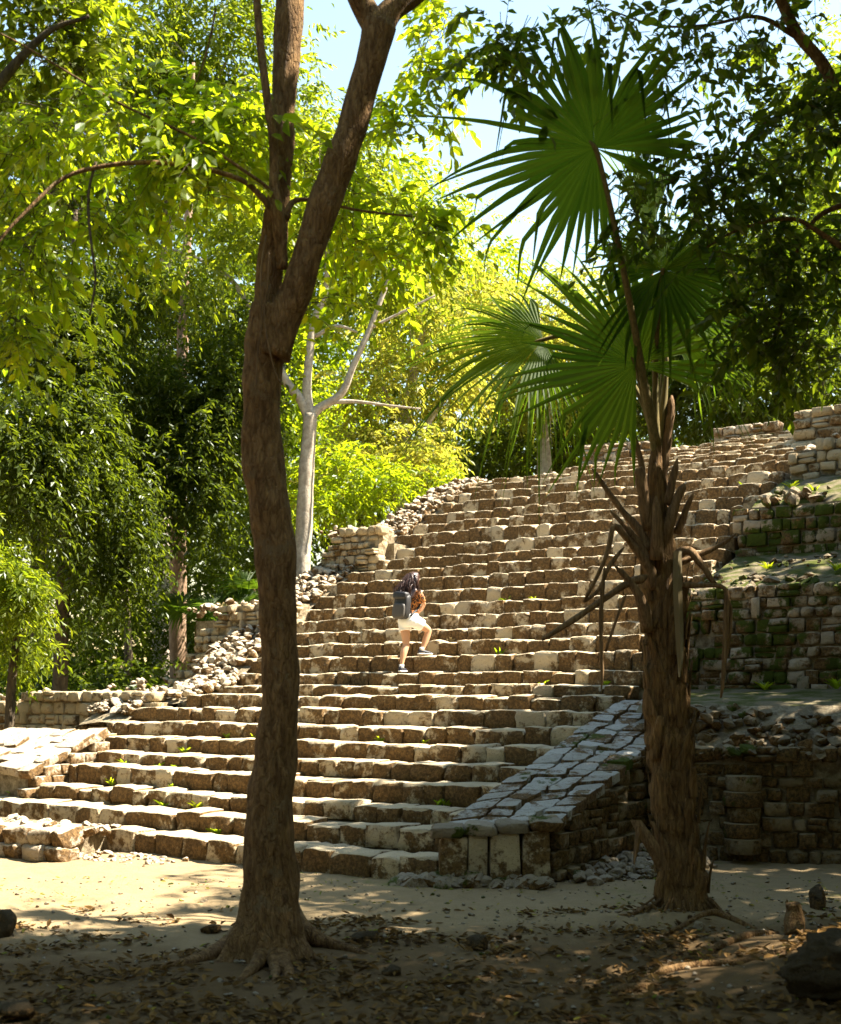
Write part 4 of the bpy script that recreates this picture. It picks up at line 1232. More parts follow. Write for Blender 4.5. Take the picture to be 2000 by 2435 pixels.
# top fan, seen from below against the sky
frond(P(1415, 352, 9.2), P(1240, 130, 8.9), (0.30, -0.75, -0.55), 1.38, 46, 318, 0.38, px_path([(1562, 1060, 26, 10.2), (1530, 900, 20, 10.0), (1508, 775, 17, 9.8), (1484, 651, 15, 9.6), (1455, 507, 13, 9.4), (1428, 392, 12, 9.25), (1415, 352, 12, 9.2)], PY), 11, 0.55, 0.16, None, 0.2, None, 0.55)
# large green fan facing the camera
frond(P(1512, 866, 10.0), P(1360, 640, 9.9), (0.05, -1.0, 0.10), 1.36, 44, 290, 0.40, px_path([(1560, 1080, 22, 10.2), (1545, 1000, 17, 10.15), (1525, 920, 14, 10.05), (1512, 866, 12, 10.0)], PY), 12, 0.30, 0.10)
# dark fan above the middle
frond(P(1576, 642, 9.9), P(1600, 930, 9.6), (-0.15, -0.8, -0.5), 0.92, 40, 300, 0.42, px_path([(1560, 1070, 24, 10.2), (1558, 950, 16, 10.15), (1560, 830, 13, 10.05), (1568, 720, 12, 9.95), (1576, 642, 11, 9.9)], PY), 13, 0.35, 0.12)
frond(P(1576, 640, 10.0), P(1555, 420, 10.2), (0.1, -0.9, -0.3), 0.80, 34, 150, 0.42, None, 14, 0.2, 0.05)
# left fan, arching over and drooping
frond(P(1290, 808, 10.5), P(1000, 850, 10.4), (-0.15, -0.80, 0.52), 1.42, 48, 200, 0.36, px_path([(1562, 1070, 20, 10.3), (1530, 960, 15, 10.4), (1470, 870, 13, 10.5), (1390, 815, 12, 10.5), (1330, 800, 11, 10.5), (1290, 808, 10, 10.5)], PY), 15, 0.35, 0.22)
frond(P(1295, 812, 10.52), P(1330, 1080, 10.5), (-0.3, -0.8, 0.3), 1.05, 22, 64, 0.35, None, 16, 0.3, 0.05)
# fans behind, to the right
frond(P(1600, 800, 10.6), P(1860, 850, 10.8), (0.1, -0.7, 0.6), 1.15, 40, 170, 0.40, px_path([(1566, 1070, 18, 10.3), (1575, 960, 13, 10.4), (1588, 860, 11, 10.5), (1600, 800, 10, 10.6)], PY), 17, 0.45, 0.12)
frond(P(1590, 735, 10.7), P(1840, 690, 10.9), (0.0, -0.8, 0.4), 1.05, 34, 130, 0.40, px_path([(1566, 1070, 16, 10.35), (1572, 940, 12, 10.5), (1582, 820, 10, 10.6), (1590, 735, 9, 10.7)], PY), 18, 0.35, 0.12)
# upright young fan, still half folded
frond(P(1545, 560, 10.4), P(1520, 250, 10.5), (0.1, -0.95, -0.1), 1.15, 26, 46, 0.5, px_path([(1562, 1050, 16, 10.3), (1556, 850, 12, 10.35), (1550, 700, 11, 10.4), (1545, 560, 10, 10.4)], PY), 19, 0.1, 0.02)
# closed spear leaf in the heart
limb('spear_leaf', px_path([(1562, 1090, 26), (1568, 1020, 24), (1578, 960, 18), (1584, 900, 10), (1588, 850, 3)], 10.25), M_petgreen, palm, 8, 0.0)

# ------------------------------------------------------------------ woodland behind
def forest_tree(name, label, base, trunk, mat_b, blobs, mat_l, llen, lw, slen, nl, limbs=(), droop=0.4, sides=12, cat='tree', group='trees behind the pyramid', rin=0.25, shell=0.5):
    t = thing(name, label, cat, (base[0], base[1], 0), group)
    if trunk: limb('trunk', trunk, mat_b, t, sides, 0.16, 3.0)
    for l in limbs: limb('limb', l, mat_b, t, 8, 0.08, 3.0)
    if blobs: crown_mesh('crown', blobs, mat_l, t, llen, lw, slen, nl, False, droop, None, 10, rin=rin, shell=shell)
    return t
# pale slender tree beside the stairs
Yp = 25.0
forest_tree('pale_tree', 'slender pale-barked forking tree standing behind the rubble slope', (P(718, 1500, Yp).x, Yp),
    px_path([(712, 1720, 46), (716, 1400, 42), (722, 1280, 40), (728, 1150, 38), (734, 1050, 34), (737, 985, 34)], Yp), M_barkpale,
    [B(560, 560, 24.5, 150, 110, 210), B(760, 560, 25.5, 130, 130, 200), B(900, 560, 26, 140, 120, 220), B(470, 640, 24.0, 90, 90, 100), B(850, 720, 26, 120, 90, 130), B(660, 350, 25, 140, 130, 220), B(830, 380, 26, 120, 110, 170), B(1000, 640, 26.5, 110, 90, 120)],
    M_leafmid, 0.15, 0.42, 0.62, 10,
    [px_path([(737, 995, 30), (715, 950, 24), (680, 905, 20), (640, 820, 16), (600, 740, 14), (545, 660, 11), (470, 615, 8), (400, 590, 5)], Yp),
     px_path([(737, 995, 28), (730, 930, 22), (735, 850, 20), (748, 760, 18), (775, 690, 15), (780, 560, 9), (790, 430, 5)], Yp),
     px_path([(737, 992, 28), (760, 970, 22), (812, 935, 18), (840, 870, 16), (880, 780, 13), (930, 650, 10), (970, 560, 6), (990, 500, 4)], Yp),
     px_path([(790, 955, 14), (850, 955, 8), (930, 965, 6), (1000, 972, 4)], Yp), px_path([(750, 800, 10), (800, 775, 8), (850, 790, 5)], Yp), px_path([(880, 780, 9), (960, 740, 6), (1040, 700, 4)], Yp)])
# reddish straight trunk
Yr = 27.0
forest_tree('reddish_tree', 'tall straight tree with a reddish-brown trunk in dark foliage at left', (P(425, 1650, Yr).x, Yr),
    px_path([(425, 1720, 44), (424, 1560, 42), (424, 1300, 38), (428, 1100, 32), (432, 900, 28), (438, 700, 26), (446, 560, 20), (455, 350, 14), (460, 150, 8)], Yr), M_barkred,
    [B(330, 980, 25.6, 170, 200, 1000), B(500, 1080, 25.4, 110, 230, 820), B(560, 880, 25.8, 110, 200, 650), B(380, 1180, 25.2, 110, 110, 300), B(460, 720, 27.5, 160, 160, 520)],
    M_leafdark, 0.125, 0.42, 0.55, 12, droop=0.6)
forest_tree('dense_tree', 'dense dark-green tree drooping to the ground at the left edge', (P(150, 1650, 24).x, 24),
    px_path([(140, 1760, 40), (150, 1400, 34), (165, 1000, 28), (175, 700, 20), (180, 500, 10)], 24), M_barkdark,
    [B(120, 820, 23, 150, 180, 860), B(180, 1050, 22.8, 130, 200, 860), B(60, 1080, 22, 110, 190, 640), B(240, 1330, 24, 110, 170, 380), B(210, 700, 24, 180, 130, 480), B(300, 1200, 23.5, 90, 140, 280)],
    M_leafdark, 0.125, 0.42, 0.55, 12, droop=0.65)
forest_tree('feathery_shrub', 'pale feathery sunlit shrub low at the left edge', (P(30, 1650, 21).x, 21),
    px_path([(20, 1790, 26), (30, 1600, 22), (45, 1480, 14), (55, 1380, 8)], 21), M_barkdark,
    [B(20, 1400, 20.5, 70, 60, 110), B(70, 1450, 20.8, 50, 40, 50), B(-30, 1330, 20.5, 60, 80, 90), B(40, 1540, 20.8, 60, 50, 50)], M_leafmid, 0.14, 0.30, 0.5, 14, droop=0.6, cat='shrub')
forest_tree('tall_tree', 'very tall light-green tree rising at the upper left behind the forked tree', (P(380, 1650, 33).x, 33),
    px_path([(380, 1720, 44), (385, 1300, 38), (390, 900, 32), (400, 500, 24), (420, 150, 14), (430, -150, 8)], 33), M_barkpale,
    [B(330, 130, 32, 170, 150, 420), B(520, 90, 33, 150, 160, 360), B(640, 230, 33, 120, 170, 300), B(420, 330, 33, 200, 130, 380), B(250, 430, 32, 180, 120, 320), B(470, -160, 33, 250, 140, 330)],
    M_leafmid, 0.20, 0.40, 0.8, 11, [px_path([(398, 560, 16), (340, 400, 11), (330, 200, 6), (360, 60, 4)], 33), px_path([(410, 350, 14), (500, 220, 9), (560, 100, 5)], 33), px_path([(350, 15, 8), (400, 80, 6), (440, 130, 4)], 32)])
forest_tree('tall_tree', 'tall green tree filling the far left behind the drooping tree', (P(90, 1650, 34).x, 34),
    px_path([(90, 1720, 46), (95, 1200, 38), (100, 700, 28), (110, 300, 14)], 34), M_barkdark,
    [B(60, 500, 33, 170, 180, 420), B(120, 800, 33.5, 190, 170, 420), B(20, 1150, 33, 160, 220, 380), B(80, 260, 34, 120, 130, 220)], M_leafmid, 0.20, 0.40, 0.8, 11, droop=0.5)
forest_tree('understorey_tree', 'dark understorey tree with a thin trunk under the reddish tree', (P(305, 1700, 29).x, 29),
    px_path([(300, 1740, 24), (305, 1560, 20), (300, 1400, 16), (310, 1200, 10)], 29), M_barkdark,
    [B(300, 1480, 31, 170, 150, 330), B(150, 1560, 31, 150, 110, 240), B(480, 1420, 31, 120, 140, 250), B(580, 1280, 31, 80, 150, 200)], M_leafdark, 0.13, 0.4, 0.6, 13, droop=0.5)
# centre: yellowing open trees over the rubble slope
Yc = 31.0
forest_tree('yellowing_tree', 'open tree with twin trunks and yellow-green leaves above the left edge of the steps', (P(965, 1300, Yc).x, Yc),
    px_path([(955, 1720, 44), (955, 1240, 40), (958, 1120, 36), (962, 1020, 32), (975, 930, 26), (1000, 820, 18), (1030, 700, 10)], Yc), M_barkpale,
    [B(1010, 760, 30.5, 150, 130, 260), B(900, 900, 30.5, 130, 120, 190), B(1090, 900, 31, 120, 110, 180), B(870, 1080, 30, 120, 110, 200), B(1000, 1060, 29.5, 110, 80, 140), B(1120, 700, 32, 130, 110, 220), B(830, 1180, 29.5, 80, 60, 90)],
    M_leafyellow, 0.16, 0.36, 0.62, 12,
    [px_path([(985, 1240, 30), (990, 1120, 26), (1005, 1030, 20), (1050, 960, 12), (1100, 900, 7)], Yc), px_path([(962, 1030, 16), (930, 960, 11), (900, 900, 7)], Yc), px_path([(950, 1150, 10), (880, 1080, 8), (820, 1030, 6)], Yc)], rin=0.2)
forest_tree('golden_tree', 'bright golden-leaved tree behind the palm fans and the upper steps', (P(1290, 1200, 35).x, 35),
    px_path([(1290, 1720, 40), (1295, 1100, 34), (1290, 900, 26), (1280, 750, 16)], 35), M_barkpale,
    [B(1250, 800, 34, 170, 130, 300), B(1380, 860, 34, 140, 130, 250), B(1180, 900, 34, 130, 110, 190), B(1340, 720, 35, 150, 90, 190)], M_leafyellow, 0.18, 0.38, 0.65, 11, rin=0.2)
forest_tree('green_tree', 'sunlit yellow-green tree behind the forked tree and the pale one', (P(640, 1500, 36).x, 36),
    px_path([(660, 1720, 40), (665, 1100, 34), (680, 700, 24), (700, 400, 12)], 36), M_barkpale,
    [B(700, 500, 35, 150, 150, 300), B(640, 760, 35, 130, 190, 330), B(900, 480, 36, 150, 140, 280), B(700, 1050, 34, 110, 200, 330), B(1040, 560, 37, 150, 120, 240), B(800, 900, 36, 120, 180, 280), B(1150, 660, 38, 130, 100, 190)], M_leafbright, 0.20, 0.40, 0.8, 11, rin=0.25)
forest_tree('green_shrub', 'yellow-green bush at the edge of the rubble slope', (P(860, 1300, 28.5).x, 28.5),
    px_path([(850, 1720, 20), (855, 1250, 16), (865, 1150, 8)], 28.5), M_barkdark,
    [B(820, 1130, 28, 90, 80, 130), B(920, 1160, 28, 90, 70, 120), B(780, 1210, 27.5, 60, 60, 70), B(1060, 1150, 28.5, 70, 50, 70)], M_leafbright, 0.15, 0.36, 0.55, 12, cat='shrub')
forest_tree('dark_tree', 'dark leafy tree behind the topmost steps and palm', (P(1330, 1300, 38).x, 38),
    px_path([(1330, 1720, 50), (1335, 1100, 40), (1340, 900, 20)], 38), M_barkdark,
    [B(1250, 1070, 37, 170, 110, 330), B(1420, 1000, 37, 160, 120, 330), B(1130, 1080, 36, 120, 90, 190)], M_leafdark, 0.20, 0.4, 0.75, 11)
forest_tree('right_forest_tree', 'shaded green tree behind the right-hand top of the pyramid', (P(1750, 1200, 33).x, 33),
    px_path([(1750, 1720, 48), (1750, 1000, 40), (1745, 700, 28), (1735, 500, 14)], 33), M_barkdark,
    [B(1680, 760, 32, 180, 170, 420), B(1850, 680, 32, 180, 190, 430), B(1780, 930, 31, 210, 110, 380), B(1960, 880, 31, 130, 150, 280), B(1600, 930, 32, 140, 100, 230), B(1760, 600, 33, 130, 100, 200)], M_leafdark, 0.19, 0.4, 0.75, 11)
forest_tree('right_forest_tree', 'taller bright green tree at the right edge behind the dark branches', (P(1950, 1200, 36).x, 36),
    px_path([(1950, 1720, 48), (1950, 900, 40), (1940, 500, 28), (1930, 250, 14)], 36), M_barkdark,
    [B(1900, 420, 35, 170, 180, 380), B(2020, 250, 36, 170, 200, 380), B(2040, 600, 35, 150, 200, 300)], M_leafmid, 0.21, 0.4, 0.8, 11)
# far wall of leaves that closes every gap low down
def far_top(px): return float(np.interp(px, [-400, 0, 300, 550, 700, 850, 1000, 1150, 1300, 1500, 1650, 1800, 2000, 2500], [300, 330, 380, 420, 480, 560, 640, 720, 760, 740, 640, 560, 480, 400]))
nb = 15500
pxs = rng.uniform(-700, 2700, nb); Yf = rng.uniform(46, 56, nb)
tp = np.array([far_top(x) for x in pxs]); pys = tp + (1700 - tp) * rng.random(nb) ** 0.9 + 25 * rng.normal(size=nb)
base = np.stack([(pxs - 1000) * Yf / FP, Yf, np.maximum(0.1, E + (HZ - pys) * Yf / FP)], 1)
p_, d_, n_, L_, r_ = spray_leaves(base, rng.normal(size=(nb, 3)) + np.array([0, -0.5, -0.2]), 1.2 * (0.6 + 0.8 * rng.random(nb)), 10, 0.36, 0.42, 0.4)
V, F, R = leaf_arrays(p_, d_, n_, L_, L_ * 0.45, r_)
far = mesh_obj('far_woodland', V, F, M_leafdark, None, False, R)
tag(far, 'far mass of forest foliage closing the view behind all the trees', 'woodland', kind='stuff')
nb = 7600      # low undergrowth at the forest's foot
pxs = rng.uniform(-300, 760, nb); Yf = rng.uniform(24, 40, nb)
base = np.stack([(pxs - 1000) * Yf / FP, Yf, 0.05 + 2.4 * rng.random(nb) ** 1.4], 1)
p_, d_, n_, L_, r_ = spray_leaves(base, rng.normal(size=(nb, 3)) + np.array([0, -0.2, 0.5]), 0.6 * (0.6 + 0.8 * rng.random(nb)), 9, 0.16, 0.42, 0.4)
V, F, R = leaf_arrays(p_, d_, n_, L_, L_ * 0.42, r_)
und = mesh_obj('undergrowth', V, F, M_leafdark, None, False, R)
tag(und, 'low leafy undergrowth between the trunks beyond the left walls', 'undergrowth', kind='stuff')

# unseen woodland added round the clearing, beside and behind the viewer, to block sky light
nb = 8200
q = rng.random(nb); side = rng.integers(0, 3, nb)
X = np.where(side == 0, rng.uniform(-18, 16, nb), np.where(side == 1, rng.uniform(12.5, 16, nb), rng.uniform(-17, -13, nb)))
Yb = np.where(side == 0, rng.uniform(-11, -7, nb), np.where(side == 1, rng.uniform(-9, 27, nb), rng.uniform(-9, 18, nb)))
base = np.stack([X, Yb, 0.3 + 14.0 * rng.random(nb)], 1)
p_, d_, n_, L_, r_ = spray_leaves(base, rng.normal(size=(nb, 3)), 1.5 * (0.6 + 0.8 * rng.random(nb)), 9, 0.55, 0.45, 0.4)
V, F, R = leaf_arrays(p_, d_, n_, L_, L_ * 0.5, r_)
sur = mesh_obj('unseen_shade_woodland', V, F, M_leafdark, None, False, R)
tag(sur, 'unseen forest foliage added round the clearing to block sky light', 'woodland', kind='stuff')

# ------------------------------------------------------------------ ground litter, stones, roots
def litter(name, label, n, mat, smin, smax, area, clump=0.0):
    x = rng.uniform(area[0], area[1], n * 3); y = rng.uniform(area[2], area[3], n * 3)
    keep = []
    for i in range(n * 3):
        w = 0.25 + 1.7 * noise.noise(Vector((x[i] * 1.3, y[i] * 2.2, 3.1))) + clump * (9.6 - y[i])
        if rng.random() < w: keep.append(i)
        if len(keep) >= n: break
    x = x[keep]; y = y[keep]; m = len(keep)
    z = np.array([gz(a, b) for a, b in zip(x, y)]) + 0.008 + 0.012 * rng.random(m)
    a = rng.uniform(0, 6.283, m)
    D = np.stack([np.cos(a), np.sin(a), 0.25 * rng.normal(size=m)], 1)
    Nn = np.stack([0.35 * rng.normal(size=m), 0.35 * rng.normal(size=m), np.ones(m)], 1)
    L = rng.uniform(smin, smax, m)
    V, F, R = leaf_arrays(np.stack([x, y, z], 1), D, Nn, L, L * rng.uniform(0.35, 0.55, m), rng.random(m), True, 0.30, -0.12)
    o = mesh_obj(name, V, F, mat, None, False, R)
    tag(o, label, 'leaf litter', kind='stuff')
litter('leaf_litter', 'brown fallen leaves strewn over the shaded ground in front', 6800, M_litter, 0.03, 0.10, (-4, 4.5, 6.6, 10.6), 0.22)
M_freshleaf = leaf_mat('fallen_yellow_leaf', (0.14, 0.18, 0.03), (0.34, 0.27, 0.05), (0.2, 0.25, 0.03), (0.4, 0.3, 0.05), 0.3)
litter('fallen_leaves', 'scattered yellow and green leaves on the sandy ground', 620, M_freshleaf, 0.03, 0.065, (-5, 5, 6.8, 12.6), 0.02)
J = Joined()
for i in range(2200):
    x = random.uniform(-4, 4.5); y = random.uniform(7, 12.5)
    if random.random() < 0.5 and x < 0.5: continue
    sz = random.choice((0.012, 0.016, 0.02, 0.03, 0.045))
    J.add(Vector((x, y, gz(x, y) + sz * 0.15)), (sz * 1.3, sz, sz * 0.8), Euler((0, 0, random.uniform(0, 6))).to_matrix().to_4x4(), ROCKS)
o = J.build('pebbles', M_rubR); tag(o, 'small pebbles and crumbs of earth on the ground', 'pebbles', kind='stuff')

def ground_rock(px, py, w, h, label, seed, mat=None, name='rock', sub=3, big=0.0):
    g = G(px, py); k = g.y / FP
    bm = bmesh.new(); bmesh.ops.create_icosphere(bm, subdivisions=sub, radius=0.5)
    r = random.Random(seed); off = Vector((r.uniform(-9, 9), r.uniform(-9, 9), r.uniform(-9, 9)))
    planes = [(Vector((r.gauss(0, 1), r.gauss(0, 1), r.gauss(0, 0.7))).normalized(), r.uniform(0.24, 0.4)) for _ in range(9)]
    M = Matrix.Translation((g.x, g.y, gz(g.x, g.y) + h * k * 0.32)) @ Matrix.Diagonal((w * k * 1.15, w * k, h * k * 1.25, 1))
    V = []
    for v in bm.verts:
        p = v.co * (1 + 0.45 * noise.noise(v.co * 1.8 + off) + 0.16 * noise.noise(v.co * 5 + off))
        for n_, d in planes:
            q = p.dot(n_)
            if q > d: p -= n_ * (q - d) * 0.9
        V.append(tuple(M @ (p + noise.noise_vector(v.co * 6 + off) * 0.025 + v.co * big * (noise.noise(v.co * 4 + off) + 0.7 * noise.noise(v.co * 9 + off) + 0.5 * noise.noise(v.co * 19 + off)))))
    F = [[v.index for v in f.verts] for f in bm.faces]; bm.free()
    return tag(mesh_obj(name, V, F, mat or M_rock, None, True), label, 'rock', 'loose rocks on the ground')
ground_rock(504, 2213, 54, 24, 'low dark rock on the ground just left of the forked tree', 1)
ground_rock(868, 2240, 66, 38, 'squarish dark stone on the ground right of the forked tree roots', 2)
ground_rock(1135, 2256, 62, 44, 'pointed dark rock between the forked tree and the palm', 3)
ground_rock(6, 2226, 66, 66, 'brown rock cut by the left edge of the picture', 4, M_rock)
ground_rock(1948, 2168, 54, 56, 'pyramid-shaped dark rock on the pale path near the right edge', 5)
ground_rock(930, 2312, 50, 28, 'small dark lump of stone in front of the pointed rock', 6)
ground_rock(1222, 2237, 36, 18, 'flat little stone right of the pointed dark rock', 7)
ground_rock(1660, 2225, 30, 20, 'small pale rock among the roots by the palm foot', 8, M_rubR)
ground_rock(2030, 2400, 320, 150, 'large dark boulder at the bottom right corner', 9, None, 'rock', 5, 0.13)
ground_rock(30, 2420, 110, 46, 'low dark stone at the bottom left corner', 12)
st = thing('tree_stump', 'short broken stump beside the pyramid-shaped rock', 'stump', G(1888, 2230))
limb('stump_wood', root_path([(1892, 2236, 60, -.03), (1890, 2232, 50, .06), (1888, 2230, 42, .15), (1885, 2230, 36, .21)]), M_bark, st, 12, 0.3, 9)
for i, (rows, lab) in enumerate((
    ([(1440, 2352, 10, -.01), (1465, 2350, 22, .012), (1500, 2346, 24, .016), (1540, 2342, 18, .0), (1580, 2338, 12, -.02)], 'short pale root breaking the soil nearest the viewer'),
    ([(1530, 2322, 10, -.02), (1575, 2312, 18, .012), (1620, 2304, 20, .018), (1680, 2298, 20, .012), (1760, 2300, 22, .01), (1850, 2304, 24, .0), (1930, 2310, 26, -.02)], 'long dark root running to the boulder'),
    ([(1670, 2272, 10, -.015), (1710, 2262, 20, .012), (1760, 2246, 22, .018), (1800, 2238, 20, .012), (1850, 2232, 16, -.01)], 'pale sunlit root between the palm and the boulder'),
    ([(1470, 2190, 8, -.01), (1500, 2196, 12, .01), (1545, 2186, 14, .01), (1580, 2176, 18, .0)], 'thin curved root left of the palm foot'),
    ([(1560, 2240, 8, -.012), (1620, 2222, 14, .012), (1690, 2208, 16, .02), (1740, 2212, 16, .01), (1800, 2222, 12, -.01)], 'root humped over the soil right below the palm'))):
    V, F = tube(smooth_path(root_path(rows), 5), 8, 0.22, 8, i)
    tag(mesh_obj('surface_root', V, F, M_bark, None, True), lab, 'root', 'roots on the ground')
# fibrous root skirt of the palm
c = G(1626, 2190); mb = MB()
for i in range(70):
    a = random.uniform(0, 6.283); r0 = 0.20 * random.uniform(0.9, 1.1); r1 = r0 + random.uniform(0.06, 0.22)
    b = a + random.uniform(-0.3, 0.3); h = random.uniform(0.05, 0.22)
    x1, y1 = c.x + math.cos(b) * r1, c.y + math.sin(b) * r1
    mb.add(*tube(smooth_path([(c.x + math.cos(a) * r0, c.y + math.sin(a) * r0, h, 0.010), (c.x + math.cos(a) * (r0 + r1) / 2 * 1.03, c.y + math.sin(a) * (r0 + r1) / 2 * 1.03, h * 0.5 + 0.01, 0.009), (x1, y1, gz(x1, y1) - 0.005, 0.006)], 3), 4, 0.0))
o = mb.build('root_fibres', M_palmbark, palm, True); o['kind'] = 'stuff'

# ------------------------------------------------------------------ weeds in the joints of the steps
def weed(pos, h, n, label, mat, seed):
    r = random.Random(seed); V = []; F = []
    for i in range(n):
        a = r.uniform(0, 6.283); L = h * r.uniform(0.6, 1.1); lean = r.uniform(0.2, 0.8)
        w = 0.010 + 0.006 * r.random()
        p0 = Vector(pos) + Vector((r.gauss(0, 0.015), r.gauss(0, 0.015), -0.01))
        d = Vector((math.cos(a) * lean, math.sin(a) * lean, 1)).normalized(); sdv = d.cross(Vector((0, 1, 0.2))).normalized()
        o = len(V)
        for t, ww in ((0, 0.5), (0.45, 1.0), (0.8, 0.6), (1.0, 0.05)):
            c = p0 + d * L * t + Vector((math.cos(a), math.sin(a), -0.7)) * (L * 0.35 * t * t)
            V += [c - sdv * w * ww, c + sdv * w * ww]
        for j in range(3): F.append((o+j*2, o+j*2+1, o+j*2+3, o+j*2+2))
    tag(mesh_obj('weed', V, F, mat, None, False), label, 'weed', 'weeds in the joints of the steps')
weeds = [(6, 540, 'weed in a joint near the tree trunk on the seventh step'), (6, 602, 'weed close against the left side of the trunk'), (5, 440, 'tall weed on the fifth step left of the trunk'),
         (4, 300, 'weed tuft at the left of the fourth step'), (4, 380, 'large pale weed on the fourth step'), (4, 420, 'weed next to the large pale tuft on the fourth step'), (3, 265, 'weed on the third step left of centre'), (3, 415, 'weed on the third step towards the trunk'),
         (2, 470, 'weed on the second step left of the trunk'), (2, 390, 'small weed on the second step'), (1, 520, 'upright weed on the lowest step by the trunk'), (1, 510, 'small weed beside the upright one on the lowest step'),
         (3, 1060, 'green weed where the steps meet the flagstone ramp'), (3, 1044, 'small weed near the foot of the ramp flagstones'), (6, 905, 'small weed in mid-flight below the climber'), (13, 1062, 'dry grass tuft to the right of the climber'), (13, 1072, 'small green weed beside the dry tuft'),
         (16, 1205, 'weed on a step right of the climber'), (16, 1270, 'yellowish weed further right of the climber'), (12, 1190, 'weed two steps below on the right'), (10, 1440, 'weed on the shaded step by the palm'), (10, 1290, 'weed on the shaded step left of the palm'), (24, 1770, 'bright weed on the upper steps near the right walls'), (6, 1010, 'tiny weed above the pale block in the lower steps'), (2, 30, 'small bright weed at the left edge')]
for i, (k, px, lab) in enumerate(weeds):
    u = STEP[k + 1][0] - 0.05; s = s_at(px, u)
    weed(S(s, u, STEP[k][1]), 0.10 + 0.08 * random.random(), random.randint(5, 11), lab, M_leafbright if 'dry' not in lab else M_palmdry, i)

for i, (s_, u_, z_, lab) in enumerate(((1.2, U2 + 1.2, 3.72, 'weed tuft on the middle ledge near the steps'), (2.3, U2 + 0.8, 3.62, 'weed tuft half way along the middle ledge'), (3.1, U2 + 1.3, 3.78, 'taller weed on the middle ledge at the right edge'), (1.6, U2 - 0.25, 1.94, 'weed at the foot of the tall mossy wall'), (2.6, U2 - 0.4, 1.95, 'weed on the turf before the tall mossy wall'), (1.4, U3 + 0.9, 5.1, 'weed on the small sunlit ledge above'), (0.95, U3 + 1.2, 5.25, 'second weed on the small sunlit ledge, by the steps'))):
    weed(S(s_, u_, z_), 0.20, 14, lab, M_leafbright, 90 + i)

# little fan palms in the undergrowth behind the left walls
for i, (px, py, Y, R, lab) in enumerate(((540, 1440, 25.5, 0.8, 'small fan palm growing behind the left wall end'), (470, 1450, 25.8, 0.8, 'small fan palm in the shade left of the other small one'), (620, 1405, 26.5, 0.9, 'bright small fan palm behind the forked tree trunk'))):
    c = P(px, py, Y)
    t = thing('small_fan_palm', lab, 'palm', (c.x, c.y, 0), 'small palms in the undergrowth')
    limb('stem', [(c.x, c.y, 0, 0.10), (c.x, c.y, c.z * 0.5, 0.08), (c.x, c.y, c.z - 0.3, 0.06)], M_palmbark, t, 8)
    for j in range(7):
        a = j * 0.9 + i
        hub = c + Vector((math.cos(a) * 0.35, math.sin(a) * 0.35, 0.15 * math.sin(j)))
        frond(hub, hub + Vector((math.cos(a), math.sin(a) * 0.6, 0.25)), (0.2 * math.cos(a), -0.6, 0.7), R, 22, 190, 0.4, [(c.x, c.y, c.z - 0.35, 0.012), ((c.x + hub.x) / 2, (c.y + hub.y) / 2, c.z + 0.05, 0.01), (hub.x, hub.y, hub.z, 0.008)], 60 + i * 9 + j, 0.3, 0.1, None, 0.12, t)

# ------------------------------------------------------------------ the climber
def bake_remesh(name, parts, voxel, mat, parent, smooth_it=4):
    mb = MB()
    for V, F in parts: mb.add(V, F)
    me = bpy.data.meshes.new(name); me.from_pydata(mb.v, [], mb.f); me.update()
    tmp = bpy.data.objects.new(name, me); COL.objects.link(tmp)
    m = tmp.modifiers.new('r', 'REMESH'); m.mode = 'VOXEL'; m.voxel_size = voxel
    sm = tmp.modifiers.new('s', 'SMOOTH'); sm.iterations = smooth_it; sm.factor = 0.5
    dg = bpy.context.evaluated_depsgraph_get()
    out = bpy.data.meshes.new_from_object(tmp.evaluated_get(dg))
    bpy.data.objects.remove(tmp)
    out.name = name
    out.polygons.foreach_set('use_smooth', [True] * len(out.polygons))
    out.materials.clear(); out.materials.append(mat)
    return setup(bpy.data.objects.new(name, out), parent)
uf = STEP[11][0] + 0.15
sf = s_at(953, uf)
PB = S(sf, uf, STEP[11][1] + 0.012)
FW = Vector((0.64, 0.77, 0)); RT = Vector((0.77, -0.64, 0))
def W(x, y, z): return PB + Vector((x, y, z))
def T(rows, sides=14): return tube(smooth_path([(*W(*r[:3]), r[3]) for r in rows], 5), sides, 0.0)
def ringloft(rows, n=18, lat=RT, fwd=FW):
    """rows: x,y,z,half width across, half depth"""
    R = smooth_path([(r[0], r[1], r[2], r[3]) for r in rows], 4); D = smooth_path([(r[0], r[1], r[2], r[4]) for r in rows], 4)
    V = []; F = []
    for q, d in zip(R, D):
        for k in range(n):
            a = 2 * math.pi * k / n
            V.append(W(q[0], q[1], q[2]) + lat * (q[3] * math.cos(a)) + fwd * (d[3] * math.sin(a)))
    m = len(R)
    for i in range(m - 1):
        for k in range(n): F.append((i*n+k, i*n+(k+1) % n, (i+1)*n+(k+1) % n, (i+1)*n+k))
    F.append(tuple(range(n - 1, -1, -1))); F.append(tuple(range((m-1)*n, m*n)))
    return V, F
M_skin = plain_mat('skin', (0.50, 0.27, 0.15), 0.5, 0.08, 12, 0.4)
M_short = plain_mat('white_cotton', (0.78, 0.78, 0.76), 0.85, 0.06, 30, 0.2)
M_hair = plain_mat('dark_brown_hair', (0.045, 0.018, 0.010), 0.35, 0.5, 60, 0.6)
M_pack = plain_mat('dark_grey_pack_cloth', (0.016, 0.0155, 0.016), 0.55, 0.3, 40, 0.5)
M_packg = plain_mat('grey_pack_pocket', (0.065, 0.058, 0.05), 0.6, 0.2, 40, 0.4)
M_shoe = plain_mat('black_canvas', (0.02, 0.02, 0.028), 0.6, 0.3, 30, 0.4)
M_sole = plain_mat('white_rubber', (0.75, 0.75, 0.72), 0.6, 0.06, 20, 0.4)
mS, nt, out = newmat('orange_black_print')
